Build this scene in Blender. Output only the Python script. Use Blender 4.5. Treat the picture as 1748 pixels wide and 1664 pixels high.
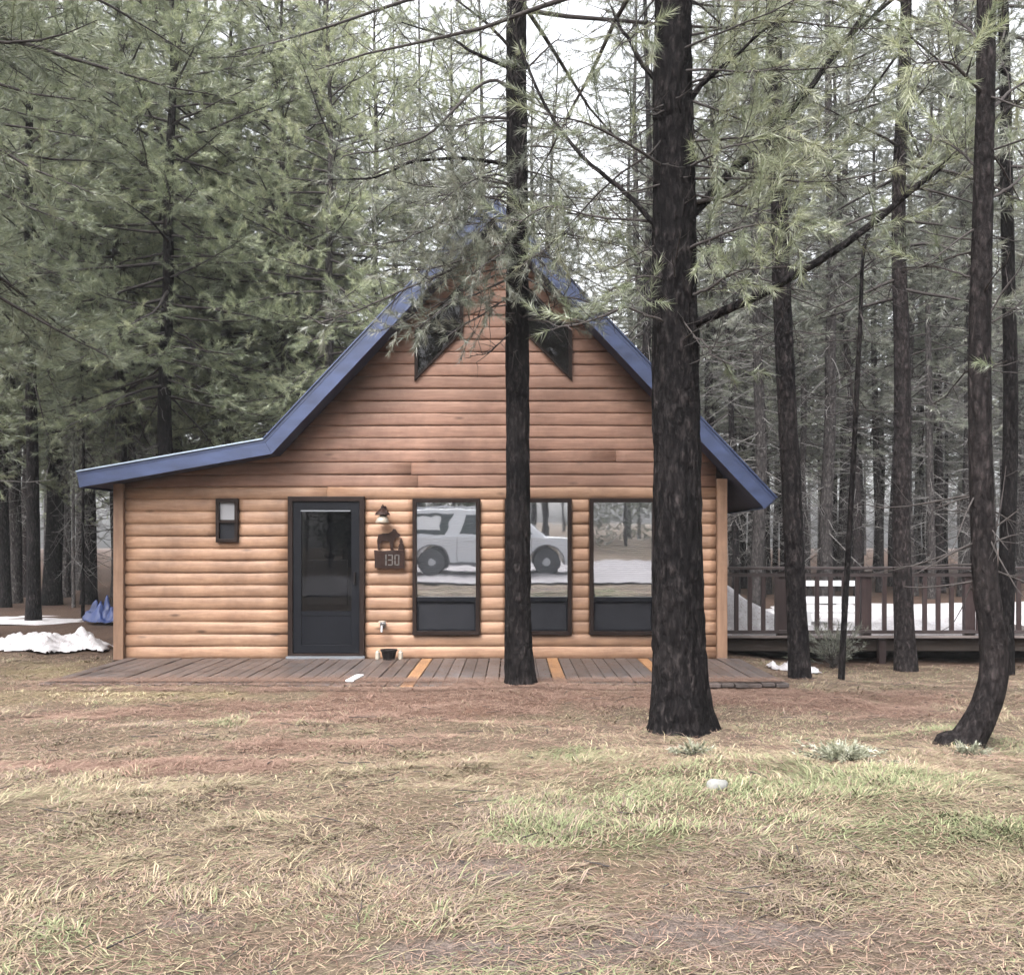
import bpy, math, random
import numpy as np
from mathutils import Vector, Matrix

for o in list(bpy.data.objects):
    bpy.data.objects.remove(o)
SC = bpy.context.scene
COL = SC.collection
R = math.radians

# ------------------------------------------------------------------ camera
EYE = 1.5          # eye height above the cabin walkway
F = 1600.0         # focal length in photograph pixels (1748 x 1664)
HOR = 930.0        # image row of the horizon
cd = bpy.data.cameras.new('camera')
cam = bpy.data.objects.new('camera', cd)
COL.objects.link(cam)
cam.location = (0, 0, EYE)
cam.rotation_euler = (R(90), 0, 0)
cd.sensor_fit = 'HORIZONTAL'
cd.sensor_width = 36.0
cd.lens = 36.0 * F / 1748.0
cd.shift_y = (HOR - 832.0) / 1748.0
cd.clip_start = 0.05
cd.clip_end = 1000
SC.camera = cam

# ------------------------------------------------------------------ sky, sun, exposure (overcast day)
SUN_EL, SUN_AZ = 52.0, 205.0      # azimuth clockwise from +Y: behind the camera, slightly left
w = bpy.data.worlds.new('World')
SC.world = w
w.use_nodes = True
nt = w.node_tree
sky = nt.nodes.new('ShaderNodeTexSky')
sky.sky_type = 'NISHITA'
sky.sun_disc = False
sky.sun_elevation = R(SUN_EL)
sky.sun_rotation = R(SUN_AZ)
sky.dust_density = 6.0
sky.air_density = 1.0
hs = nt.nodes.new('ShaderNodeHueSaturation')
hs.inputs['Saturation'].default_value = 0.16
hs.inputs['Value'].default_value = 1.9      # an even cloud deck is brighter than clear sky
nt.links.new(sky.outputs[0], hs.inputs['Color'])
bg = nt.nodes['Background']
nt.links.new(hs.outputs[0], bg.inputs['Color'])
bg.inputs['Strength'].default_value = 0.15
sd = bpy.data.lights.new('sun', 'SUN')
sun = bpy.data.objects.new('sun', sd)
COL.objects.link(sun)
sd.energy = 1.0
sd.angle = R(28)
sd.color = (1.0, 0.97, 0.94)
az = R(SUN_AZ)
sdir = Vector((math.sin(az) * math.cos(R(SUN_EL)), math.cos(az) * math.cos(R(SUN_EL)), math.sin(R(SUN_EL))))
sun.rotation_euler = sdir.to_track_quat('Z', 'Y').to_euler()
sun.location = (-6, -10, 30)
SC.view_settings.view_transform = 'Standard'
SC.view_settings.look = 'None'
SC.view_settings.gamma = 1.0
SC.view_settings.exposure = 1.25
SC.render.engine = 'CYCLES'
SC.cycles.use_denoising = True
SC.cycles.use_adaptive_sampling = True
SC.cycles.adaptive_threshold = 0.025
SC.cycles.max_bounces = 5
SC.cycles.diffuse_bounces = 2
SC.cycles.glossy_bounces = 3
SC.cycles.transmission_bounces = 4
SC.cycles.transparent_max_bounces = 8
SC.cycles.caustics_reflective = False
SC.cycles.caustics_refractive = False


# ------------------------------------------------------------------ helpers
def sm(a, b, x):
    t = np.clip((np.asarray(x, float) - a) / (b - a), 0, 1)
    return t * t * (3 - 2 * t)


def vnoise(p, seed=0):
    """value noise, p (N,3) -> (N,) in 0..1"""
    p = np.asarray(p, float)
    i = np.floor(p).astype(np.int64)
    f = p - i
    f = f * f * (3 - 2 * f)

    def h(ix, iy, iz):
        n = (ix * 374761393 + iy * 668265263 + iz * 2147483647 + seed * 974711) & 0xFFFFFFFF
        n = ((n ^ (n >> 13)) * 1274126177) & 0xFFFFFFFF
        n = ((n ^ (n >> 16)) * 2246822519) & 0xFFFFFFFF
        return ((n ^ (n >> 15)) & 0xFFFF) / 65535.0
    r = 0
    for dx in (0, 1):
        for dy in (0, 1):
            for dz in (0, 1):
                wx = f[:, 0] if dx else 1 - f[:, 0]
                wy = f[:, 1] if dy else 1 - f[:, 1]
                wz = f[:, 2] if dz else 1 - f[:, 2]
                r = r + wx * wy * wz * h(i[:, 0] + dx, i[:, 1] + dy, i[:, 2] + dz)
    return r


def n2(x, y, s, seed=0, octv=3):
    x = np.asarray(x, float).ravel()
    y = np.asarray(y, float).ravel()
    t = 0
    a = 0
    for k in range(octv):
        p = np.stack([x * s * 2 ** k, y * s * 2 ** k, np.full_like(x, 3.7 * k)], 1)
        t = t + vnoise(p, seed + k) * 0.5 ** k
        a += 0.5 ** k
    return t / a


def ground_h(x, y):
    x = np.asarray(x, float)
    y = np.asarray(y, float)
    sh = x.shape
    x = x.ravel()
    y = y.ravel()
    h = 0.28 * (1 - sm(3.4, 9.6, y)) - 0.07
    h -= 0.15 * sm(2.9, 4.6, x) * sm(9.5, 12.5, y) * (1 - sm(17, 22, y))
    fp = sm(-5.7, -5.3, x) * (1 - sm(3.0, 3.5, x)) * sm(9.6, 10.2, y) * (1 - sm(18.0, 18.6, y))
    h += 0.052 * sm(8.7, 9.8, y) * (1 - sm(10.35, 10.6, y)) * (1 - sm(1.7, 2.2, x))
    n = (n2(x, y, 0.5, 5, 2) - 0.5) * 0.10 + (n2(x, y, 2.4, 9, 3) - 0.5) * 0.085
    for tx_, ty_, am in ((0.09, 10.05, 0.04), (1.37, 7.55, 0.07), (3.3, 7.0, 0.05)):
        h = h + am * np.exp(-((x - tx_) ** 2 + (y - ty_) ** 2) / 0.16)
    near = np.hypot(x, y - 8)
    fd = sm(-5.9, -5.5, x) * (1 - sm(3.0, 3.6, x)) * sm(9.2, 9.95, y) * (1 - sm(18.0, 18.6, y))
    h = h + n * (1 - 0.85 * fd) - fp * 0.015 * sm(10.3, 10.6, y) + 0.25 * sm(30, 90, near) * n2(x, y, 0.05, 2, 2) * 4
    return h.reshape(sh)


def gh(x, y):
    return float(ground_h(np.array([x]), np.array([y]))[0])


def px(u, v, Y):
    return Vector(((u - 874.0) / F * Y, Y, EYE - (v - HOR) / F * Y))


def gpt(u, v):
    """ground point seen at photograph pixel (u, v)"""
    Y = 9.0
    for _ in range(60):
        z = gh((u - 874.0) / F * Y, Y)
        Y = 0.5 * Y + 0.5 * (EYE - z) * F / (v - HOR)
    x = (u - 874.0) / F * Y
    return Vector((x, Y, gh(x, Y)))


def link(o, parent=None):
    COL.objects.link(o)
    if parent is not None:
        o.parent = parent
        o.matrix_parent_inverse = Matrix.Translation(parent['_loc']).inverted() if '_loc' in parent else Matrix.Identity(4)
    return o


def tag(o, label=None, cat=None, group=None, kind=None):
    if label:
        o['label'] = label
    if cat:
        o['category'] = cat
    if group:
        o['group'] = group
    if kind:
        o['kind'] = kind
    return o


def empty(name, loc, label, cat, group=None):
    o = bpy.data.objects.new(name, None)
    COL.objects.link(o)
    o.location = loc
    o['_loc'] = tuple(loc)
    o.empty_display_size = 0.2
    return tag(o, label, cat, group)


def np_mesh(name, V, F_, mats, smooth=False, tint=None, col=None):
    """V (N,3), F_ list of index arrays: each (M,k)"""
    me = bpy.data.meshes.new(name)
    V = np.asarray(V, np.float32)
    if not isinstance(F_, list):
        F_ = [F_]
    F_ = [np.asarray(f, np.int32) for f in F_ if len(f)]
    me.vertices.add(len(V))
    me.vertices.foreach_set('co', V.ravel())
    nl = sum(f.size for f in F_)
    npol = sum(len(f) for f in F_)
    me.loops.add(nl)
    me.loops.foreach_set('vertex_index', np.concatenate([f.ravel() for f in F_]))
    me.polygons.add(npol)
    cnt = np.concatenate([np.full(len(f), f.shape[1], np.int32) for f in F_])
    st = np.concatenate([[0], np.cumsum(cnt)[:-1]]).astype(np.int32)
    me.polygons.foreach_set('loop_start', st)
    me.update(calc_edges=True)
    if smooth:
        me.polygons.foreach_set('use_smooth', np.ones(npol, bool))
    if tint is not None:
        a = me.attributes.new('tint', 'FLOAT', 'POINT')
        a.data.foreach_set('value', np.asarray(tint, np.float32))
    if col is not None:
        a = me.attributes.new('col', 'FLOAT_COLOR', 'POINT')
        c = np.ones((len(V), 4), np.float32)
        c[:, :3] = col
        a.data.foreach_set('color', c.ravel())
    for m in (mats if isinstance(mats, (list, tuple)) else [mats]):
        me.materials.append(m)
    return me


class MB:
    def __init__(self):
        self.v = []
        self.f = []

    def add(self, V, Fs):
        n = len(self.v)
        self.v += [tuple(p) for p in V]
        self.f += [tuple(i + n for i in q) for q in Fs]
        return self

    def box(self, x0, x1, y0, y1, z0, z1):
        V = [(x0, y0, z0), (x1, y0, z0), (x1, y1, z0), (x0, y1, z0), (x0, y0, z1), (x1, y0, z1), (x1, y1, z1), (x0, y1, z1)]
        return self.add(V, [(3, 2, 1, 0), (4, 5, 6, 7), (0, 1, 5, 4), (1, 2, 6, 5), (2, 3, 7, 6), (3, 0, 4, 7)])

    def beam(self, p, q, w, h, up=(0, 0, 1)):
        p = Vector(p)
        q = Vector(q)
        d = (q - p).normalized()
        s = d.cross(Vector(up)).normalized()
        u = s.cross(d)
        V = []
        for e in (p, q):
            for a, b in ((-1, -1), (1, -1), (1, 1), (-1, 1)):
                V.append(e + s * (a * w / 2) + u * (b * h / 2))
        return self.add(V, [(3, 2, 1, 0), (4, 5, 6, 7), (0, 1, 5, 4), (1, 2, 6, 5), (2, 3, 7, 6), (3, 0, 4, 7)])

    def prism_y(self, poly, y0, y1):
        """poly [(x,z)] extruded in y"""
        n = len(poly)
        V = [(x, y0, z) for x, z in poly] + [(x, y1, z) for x, z in poly]
        Fs = [tuple(range(n)), tuple(range(2 * n - 1, n - 1, -1))]
        for i in range(n):
            j = (i + 1) % n
            Fs.append((j, i, n + i, n + j))
        return self.add(V, Fs)

    def lathe(self, prof, c, n=16, axis='z'):
        V = []
        for r, h in prof:
            for k in range(n):
                a = 2 * math.pi * k / n
                if axis == 'z':
                    V.append((c[0] + r * math.cos(a), c[1] + r * math.sin(a), c[2] + h))
                else:
                    V.append((c[0] + r * math.cos(a), c[1] + h, c[2] + r * math.sin(a)))
        Fs = []
        for i in range(len(prof) - 1):
            for k in range(n):
                k2 = (k + 1) % n
                Fs.append((i * n + k, i * n + k2, (i + 1) * n + k2, (i + 1) * n + k))
        Fs.append(tuple(range(n - 1, -1, -1)))
        Fs.append(tuple(range((len(prof) - 1) * n, len(prof) * n)))
        return self.add(V, Fs)

    def tube(self, path, rad, n=6):
        V, Fs = tube_np(np.array([tuple(p) for p in path], float), np.array(rad, float) if not np.isscalar(rad) else np.full(len(path), rad), n)
        return self.add(V, [tuple(q) for q in Fs])

    def build(self, name, m, parent=None, smooth=False, bevel=0.0):
        me = bpy.data.meshes.new(name)
        me.from_pydata(self.v, [], self.f)
        me.materials.append(m)
        if smooth:
            me.polygons.foreach_set('use_smooth', np.ones(len(me.polygons), bool))
        o = bpy.data.objects.new(name, me)
        link(o, parent)
        if bevel:
            b = o.modifiers.new('bevel', 'BEVEL')
            b.width = bevel
            b.segments = 2
            b.limit_method = 'ANGLE'
        return o


def frames(P):
    T = np.gradient(P, axis=0)
    T /= np.linalg.norm(T, axis=1, keepdims=True) + 1e-9
    ref = np.array([0.0, 0, 1]) if abs(T[0, 2]) < 0.9 else np.array([1.0, 0, 0])
    S = np.zeros_like(P)
    s = np.cross(T[0], ref)
    s /= np.linalg.norm(s)
    for i in range(len(P)):
        s = s - T[i] * np.dot(s, T[i])
        s /= np.linalg.norm(s) + 1e-9
        S[i] = s
    return T, S, np.cross(T, S)


def tube_np(P, rad, n=6):
    T, S, U = frames(P)
    a = np.arange(n) * 2 * np.pi / n
    V = P[:, None, :] + rad[:, None, None] * (np.cos(a)[None, :, None] * S[:, None, :] + np.sin(a)[None, :, None] * U[:, None, :])
    m = len(P)
    i, k = np.meshgrid(np.arange(m - 1), np.arange(n), indexing='ij')
    k2 = (k + 1) % n
    Fq = np.stack([i * n + k, i * n + k2, (i + 1) * n + k2, (i + 1) * n + k], -1).reshape(-1, 4)
    return V.reshape(-1, 3), Fq


def spline(P, m):
    """Catmull-Rom through P, m samples"""
    P = np.array([tuple(p) for p in P], float)
    if len(P) == 2:
        t = np.linspace(0, 1, m)[:, None]
        return P[0] * (1 - t) + P[1] * t
    Q = np.vstack([2 * P[0] - P[1], P, 2 * P[-1] - P[-2]])
    t = np.linspace(0, len(P) - 1 - 1e-6, m)
    i = t.astype(int)
    f = (t - i)[:, None]
    a, b, c, d = Q[i], Q[i + 1], Q[i + 2], Q[i + 3]
    return 0.5 * (2 * b + (c - a) * f + (2 * a - 5 * b + 4 * c - d) * f ** 2 + (3 * b - a - 3 * c + d) * f ** 3)


# ------------------------------------------------------------------ materials
def mat(name):
    m = bpy.data.materials.new(name)
    m.use_nodes = True
    t = m.node_tree
    return m, t, t.nodes['Principled BSDF']


def N(t, typ, **kw):
    n = t.nodes.new('ShaderNode' + typ)
    for k, v in kw.items():
        if k in n.inputs.keys():
            n.inputs[k].default_value = v
        else:
            setattr(n, k, v)
    return n


def ramp(t, fac, stops):
    r = t.nodes.new('ShaderNodeValToRGB')
    while len(r.color_ramp.elements) < len(stops):
        r.color_ramp.elements.new(0.5)
    for e, (p, c) in zip(r.color_ramp.elements, stops):
        e.position = p
        e.color = (*c, 1)
    t.links.new(fac, r.inputs[0])
    return r.outputs[0]


def mixc(t, fac, a, b, mode='MIX'):
    m = t.nodes.new('ShaderNodeMix')
    m.data_type = 'RGBA'
    m.blend_type = mode
    for s, k in ((fac, 0), (a, 6), (b, 7)):
        if hasattr(s, 'is_linked') or hasattr(s, 'links'):
            t.links.new(s, m.inputs[k])
        elif k == 0:
            m.inputs[0].default_value = s
        else:
            m.inputs[k].default_value = (*s, 1)
    return m.outputs[2]


def math_(t, op, a, b=None):
    m = t.nodes.new('ShaderNodeMath')
    m.operation = op
    for s, k in ((a, 0), (b, 1)):
        if s is None:
            continue
        if hasattr(s, 'links'):
            t.links.new(s, m.inputs[k])
        else:
            m.inputs[k].default_value = s
    return m.outputs[0]


def coords(t, scale=(1, 1, 1), kind='Object'):
    c = t.nodes.new('ShaderNodeTexCoord')
    mp = t.nodes.new('ShaderNodeMapping')
    mp.inputs['Scale'].default_value = scale
    t.links.new(c.outputs[kind], mp.inputs[0])
    return mp.outputs[0]


def noise(t, vec, scale, detail=4, rough=0.6, dist=0.0):
    n = t.nodes.new('ShaderNodeTexNoise')
    t.links.new(vec, n.inputs['Vector'])
    n.inputs['Scale'].default_value = scale
    n.inputs['Detail'].default_value = detail
    n.inputs['Roughness'].default_value = rough
    n.inputs['Distortion'].default_value = dist
    return n.outputs['Fac']


def bump(t, b, height, strength=0.4, dist=0.01):
    n = t.nodes.new('ShaderNodeBump')
    n.inputs['Strength'].default_value = strength
    n.inputs['Distance'].default_value = dist
    t.links.new(height, n.inputs['Height'])
    t.links.new(n.outputs[0], b.inputs['Normal'])


def simple(name, col, rough=0.6, var=0.12, scale=6.0, metallic=0.0, spec=0.4, bmp=0.15, stretch=(1, 1, 1)):
    m, t, b = mat(name)
    v = coords(t, stretch)
    f = noise(t, v, scale, 5)
    lo = tuple(c * (1 - var) for c in col)
    hi = tuple(min(1, c * (1 + var)) for c in col)
    t.links.new(ramp(t, f, [(0.3, lo), (0.7, hi)]), b.inputs['Base Color'])
    b.inputs['Roughness'].default_value = rough
    b.inputs['Metallic'].default_value = metallic
    b.inputs['Specular IOR Level'].default_value = spec
    if bmp:
        bump(t, b, noise(t, v, scale * 5, 3), bmp, 0.004)
    return m


def wood(name, lo, hi, axis='x', rough=0.55, knots=True, rnd=0.25, grey=None):
    m, t, b = mat(name)
    sc = {'x': (0.9, 9, 9), 'y': (9, 0.9, 9), 'z': (9, 9, 0.9)}[axis]
    v = coords(t, sc)
    g = noise(t, v, 2.2, 7, 0.62, 0.5)
    c = ramp(t, g, [(0.28, lo), (0.5, tuple((a + d) / 2 for a, d in zip(lo, hi))), (0.72, hi)])
    oi = t.nodes.new('ShaderNodeObjectInfo')
    br = math_(t, 'MULTIPLY_ADD', oi.outputs['Random'], rnd)
    br.node.inputs[2].default_value = 1 - rnd * 0.55
    h = t.nodes.new('ShaderNodeHueSaturation')
    t.links.new(c, h.inputs['Color'])
    t.links.new(br, h.inputs['Value'])
    c = h.outputs[0]
    v2 = coords(t)
    st = noise(t, v2, 1.3, 7, 0.7)
    c = mixc(t, ramp(t, st, [(0.40, (0, 0, 0)), (0.70, (0.7, 0.7, 0.7))]), c, tuple(x * 0.55 for x in lo))
    if knots:
        kv = coords(t, {'x': (1.3, 3, 4.1), 'y': (5, 2.2, 5), 'z': (5, 5, 2.2)}[axis])
        vo = t.nodes.new('ShaderNodeTexVoronoi')
        t.links.new(kv, vo.inputs['Vector'])
        vo.inputs['Scale'].default_value = 1.0
        k = ramp(t, vo.outputs['Distance'], [(0.04, (0.8, 0.8, 0.8)), (0.12, (0, 0, 0))])
        c = mixc(t, k, c, tuple(x * 0.28 for x in lo))
    if grey:
        c = mixc(t, ramp(t, noise(t, v2, 3.0, 4), [(0.35, (0, 0, 0)), (0.65, (0.8, 0.8, 0.8))]), c, grey)
    t.links.new(c, b.inputs['Base Color'])
    b.inputs['Roughness'].default_value = rough
    b.inputs['Specular IOR Level'].default_value = 0.35
    bump(t, b, g, 0.25, 0.006)
    return m


def bark(name, dark, light, scale=1.0, moss=None):
    m, t, b = mat(name)
    v = coords(t, (1, 1, 0.28))
    v = coords(t, (1, 1, 0.42))
    f1 = noise(t, v, 26 * scale, 6, 0.68, 0.6)
    vo = t.nodes.new('ShaderNodeTexVoronoi')
    t.links.new(coords(t, (1, 1, 0.38)), vo.inputs['Vector'])
    vo.inputs['Scale'].default_value = 24 * scale
    f2 = noise(t, v, 9 * scale, 4, 0.6, 0.8)
    f3 = noise(t, coords(t, (1, 1, 0.6)), 70 * scale, 4, 0.7)
    big = noise(t, coords(t), 1.3, 4)
    c = ramp(t, f1, [(0.32, tuple(x * 0.35 for x in dark)), (0.48, dark), (0.66, light)])
    c = mixc(t, ramp(t, f2, [(0.38, (0, 0, 0)), (0.62, (0.8, 0.8, 0.8))]), c, dark)
    c = mixc(t, ramp(t, big, [(0.5, (0, 0, 0)), (0.75, (0.5, 0.5, 0.5))]), c, moss or tuple(x * 0.9 for x in light))
    c = mixc(t, 0.75, c, ramp(t, vo.outputs['Distance'], [(0.15, (1.35, 1.33, 1.3)), (0.62, (0.45, 0.45, 0.45))]), 'MULTIPLY')
    oi = t.nodes.new('ShaderNodeObjectInfo')
    br = math_(t, 'MULTIPLY_ADD', oi.outputs['Random'], 0.6)
    br.node.inputs[2].default_value = 0.7
    h = t.nodes.new('ShaderNodeHueSaturation')
    t.links.new(c, h.inputs['Color'])
    t.links.new(br, h.inputs['Value'])
    t.links.new(h.outputs[0], b.inputs['Base Color'])
    b.inputs['Roughness'].default_value = 0.85
    b.inputs['Specular IOR Level'].default_value = 0.08
    hh = math_(t, 'MULTIPLY_ADD', f3, 0.25)
    vd = math_(t, 'MULTIPLY_ADD', vo.outputs['Distance'], -0.8)
    t.links.new(f1, vd.node.inputs[2])
    t.links.new(vd, hh.node.inputs[2])
    bump(t, b, hh, 0.75, 0.03)
    return m


def leafy(name, stops, trans=0.42, sheen=0.10):
    m, t, b = mat(name)
    a = t.nodes.new('ShaderNodeAttribute')
    a.attribute_name = 'tint'
    oi = t.nodes.new('ShaderNodeObjectInfo')
    c = ramp(t, a.outputs['Fac'], stops)
    br = math_(t, 'MULTIPLY_ADD', oi.outputs['Random'], 0.4)
    br.node.inputs[2].default_value = 0.8
    h = t.nodes.new('ShaderNodeHueSaturation')
    t.links.new(c, h.inputs['Color'])
    t.links.new(br, h.inputs['Value'])
    d = t.nodes.new('ShaderNodeBsdfDiffuse')
    tr = t.nodes.new('ShaderNodeBsdfTranslucent')
    gl = t.nodes.new('ShaderNodeBsdfGlossy')
    gl.inputs['Roughness'].default_value = 0.45
    mx = t.nodes.new('ShaderNodeMixShader')
    mx.inputs[0].default_value = trans
    m2 = t.nodes.new('ShaderNodeMixShader')
    m2.inputs[0].default_value = sheen
    t.links.new(h.outputs[0], d.inputs['Color'])
    t.links.new(h.outputs[0], tr.inputs['Color'])
    t.links.new(d.outputs[0], mx.inputs[1])
    t.links.new(tr.outputs[0], mx.inputs[2])
    t.links.new(mx.outputs[0], m2.inputs[1])
    t.links.new(gl.outputs[0], m2.inputs[2])
    t.links.new(m2.outputs[0], t.nodes['Material Output'].inputs['Surface'])
    t.nodes.remove(b)
    return m


def vcol(name, rough=0.9, bumpy=0.0, trans=0.0):
    m, t, b = mat(name)
    a = t.nodes.new('ShaderNodeAttribute')
    a.attribute_name = 'col'
    c = a.outputs['Color']
    if bumpy:
        v = coords(t)
        f = noise(t, v, 30, 8, 0.75)
        f2 = noise(t, v, 140, 5, 0.8)
        c = mixc(t, 0.8, c, ramp(t, f, [(0.35, (0.25, 0.24, 0.23)), (0.65, (1.25, 1.22, 1.18))]), 'MULTIPLY')
        c = mixc(t, 0.8, c, ramp(t, f2, [(0.38, (0.3, 0.28, 0.26)), (0.62, (1.3, 1.28, 1.22))]), 'MULTIPLY')
        bump(t, b, noise(t, v, 22, 6, 0.75), bumpy, 0.03)
    t.links.new(c, b.inputs['Base Color'])
    b.inputs['Roughness'].default_value = rough
    b.inputs['Specular IOR Level'].default_value = 0.15
    return m


def snow_mat():
    m, t, b = mat('old_snow')
    v = coords(t)
    f = noise(t, v, 3.5, 6, 0.7)
    sp = noise(t, v, 42, 3, 0.8)
    c = ramp(t, f, [(0.3, (0.26, 0.245, 0.25)), (0.65, (0.50, 0.49, 0.51))])
    c = mixc(t, ramp(t, sp, [(0.54, (0, 0, 0)), (0.64, (0.75, 0.75, 0.75))]), c, (0.16, 0.11, 0.085))
    t.links.new(c, b.inputs['Base Color'])
    b.inputs['Roughness'].default_value = 0.6
    b.inputs['Subsurface Weight'].default_value = 0.0
    bump(t, b, noise(t, v, 28, 5, 0.7), 0.6, 0.02)
    return m


def glass(name, refl, tintc=(0.75, 0.78, 0.8)):
    m, t, b = mat(name)
    tr = t.nodes.new('ShaderNodeBsdfTransparent')
    tr.inputs[0].default_value = (*tintc, 1)
    gl = t.nodes.new('ShaderNodeBsdfGlossy')
    gl.inputs['Roughness'].default_value = 0.02
    gl.inputs['Color'].default_value = (0.95, 0.96, 1.0, 1)
    v = coords(t)
    bm = t.nodes.new('ShaderNodeBump')
    bm.inputs['Strength'].default_value = 0.06
    bm.inputs['Distance'].default_value = 0.01
    t.links.new(noise(t, v, 2.2, 2), bm.inputs['Height'])
    t.links.new(bm.outputs[0], gl.inputs['Normal'])
    mx = t.nodes.new('ShaderNodeMixShader')
    mx.inputs[0].default_value = refl
    t.links.new(tr.outputs[0], mx.inputs[1])
    t.links.new(gl.outputs[0], mx.inputs[2])
    t.links.new(mx.outputs[0], t.nodes['Material Output'].inputs['Surface'])
    t.nodes.remove(b)
    return m


M = {}
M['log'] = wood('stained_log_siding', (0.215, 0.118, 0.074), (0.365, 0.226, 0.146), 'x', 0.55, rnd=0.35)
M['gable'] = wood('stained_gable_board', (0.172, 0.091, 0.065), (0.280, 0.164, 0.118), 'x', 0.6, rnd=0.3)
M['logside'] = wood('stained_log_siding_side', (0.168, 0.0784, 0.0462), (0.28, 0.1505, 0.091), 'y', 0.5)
M['trim'] = wood('corner_trim_wood', (0.17, 0.098, 0.064), (0.27, 0.165, 0.108), 'z', 0.55, knots=False)
M['plank'] = wood('weathered_plank', (0.042, 0.032, 0.030), (0.115, 0.090, 0.082), 'y', 0.42, grey=(0.085, 0.075, 0.073), rnd=0.7)
M['fresh'] = wood('fresh_plank', (0.28, 0.133, 0.0595), (0.392, 0.224, 0.112), 'y', 0.55, knots=False)
M['deckwood'] = wood('dark_deck_wood', (0.020, 0.0115, 0.0115), (0.046, 0.029, 0.029), 'z', 0.5, knots=False, rnd=0.4)
M['deckrail'] = wood('dark_rail_wood', (0.028, 0.021, 0.022), (0.075, 0.060, 0.060), 'x', 0.4, knots=False, rnd=0.3)
M['deckfloor'] = wood('wet_deck_boards', (0.112, 0.091, 0.0875), (0.21, 0.182, 0.175), 'x', 0.22, knots=False, rnd=0.3)
M['blue'] = simple('blue_fascia_paint', (0.0322, 0.0462, 0.1015), 0.5, 0.32, 2.5, stretch=(1, 1, 3))
M['blueroof'] = simple('blue_metal_roof', (0.0315, 0.0462, 0.105), 0.32, 0.12, 2.0, metallic=0.0, spec=0.6)
M['soffit'] = simple('dark_soffit', (0.028, 0.030, 0.055), 0.7, 0.2, 4)
M['drip'] = simple('pale_drip_edge', (0.315, 0.385, 0.476), 0.3, 0.08, 3, spec=0.7)
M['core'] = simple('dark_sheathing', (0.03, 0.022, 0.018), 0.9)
M['brownframe'] = simple('dark_brown_window_frame', (0.0154, 0.0098, 0.0084), 0.45, 0.2, 8, spec=0.12)
M['doorpaint'] = simple('navy_black_door_paint', (0.00525, 0.00595, 0.0084), 0.5, 0.2, 5, spec=0.12)
M['doorglass'] = glass('dark_door_glass', 0.045, (0.28, 0.3, 0.33))
M['winglass'] = glass('window_glass', 0.62)
M['gableglass'] = glass('gable_glass', 0.025, (0.5, 0.5, 0.5))
M['screen'] = simple('insect_screen', (0.0154, 0.0161, 0.0196), 0.7, 0.1, 3, bmp=0, spec=0.12)
M['blind'] = simple('grey_blind', (0.21, 0.21, 0.222), 0.7, 0.06, 2, bmp=0)
M['metal'] = simple('grey_metal', (0.35, 0.35, 0.36), 0.35, 0.1, 8, metallic=0.8)
M['steel'] = simple('dull_aluminium', (0.13, 0.14, 0.155), 0.5, 0.1, 8)
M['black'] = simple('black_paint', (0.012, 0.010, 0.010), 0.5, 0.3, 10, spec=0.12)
M['bronze'] = simple('dark_brown_metal', (0.022, 0.012, 0.010), 0.5, 0.3, 10, spec=0.12)
M['cream'] = simple('frosted_cream_glass', (0.33, 0.29, 0.24), 0.4, 0.1, 8, bmp=0)
M['digit'] = simple('faded_number_paint', (0.085, 0.078, 0.074), 0.6, 0.2, 20, bmp=0)
M['white'] = simple('white_paint', (0.663, 0.663, 0.68), 0.45, 0.06, 5)
M['plastic'] = simple('white_plastic_sheet', (0.592, 0.576, 0.608), 0.35, 0.08, 4)
M['snow'] = snow_mat()
M['tarp'] = simple('blue_tarp', (0.010, 0.022, 0.085), 0.5, 0.3, 5)
M['foot'] = simple('grey_concrete', (0.14, 0.126, 0.1155), 0.9, 0.25, 7, bmp=0.4)
M['bark'] = bark('dark_pine_bark', (0.0062, 0.0054, 0.0060), (0.048, 0.041, 0.041))
M['barkgrey'] = bark('grey_pine_bark', (0.017, 0.0145, 0.0150), (0.060, 0.050, 0.050), 1.2)
M['barkfar'] = bark('stand_pine_bark', (0.030, 0.027, 0.027), (0.105, 0.096, 0.094), 1.0)
M['barkpale'] = bark('pale_pine_bark', (0.077, 0.07, 0.07), (0.224, 0.21, 0.203), 1.0)
M['limb'] = simple('pine_limb_bark', (0.035, 0.0294, 0.028), 0.85, 0.4, 20, bmp=0.5)
M['twig'] = simple('dead_lichen_twig', (0.12, 0.114, 0.11), 0.9, 0.45, 15, bmp=0)
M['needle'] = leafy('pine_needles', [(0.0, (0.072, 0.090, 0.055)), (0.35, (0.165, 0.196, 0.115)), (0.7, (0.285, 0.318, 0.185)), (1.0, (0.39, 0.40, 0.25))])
M['needlegrey'] = leafy('grey_green_needles', [(0.0, (0.055, 0.062, 0.05)), (0.4, (0.12, 0.135, 0.10)), (0.8, (0.21, 0.22, 0.165)), (1.0, (0.29, 0.29, 0.23))])
M['sage'] = leafy('pale_shrub_leaves', [(0.0, (0.128, 0.144, 0.088)), (0.5, (0.24, 0.248, 0.168)), (1.0, (0.384, 0.376, 0.288))], 0.25)
M['ground'] = vcol('forest_floor', 0.95, 0.7)
M['grass'] = vcol('dry_matted_grass', 0.8)
M['gravel'] = simple('pale_gravel', (0.35, 0.322, 0.322), 0.9, 0.22, 3.0, bmp=0.6)
M['drive'] = simple('grey_gravel', (0.154, 0.1435, 0.147), 0.9, 0.22, 3.0, bmp=0.6)
M['rock'] = simple('pale_rock', (0.19, 0.19, 0.18), 0.85, 0.3, 9, bmp=0.6)
M['carpaint'] = simple('white_car_paint', (0.80, 0.81, 0.83), 0.18, 0.02, 2, spec=0.6, bmp=0)
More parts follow.
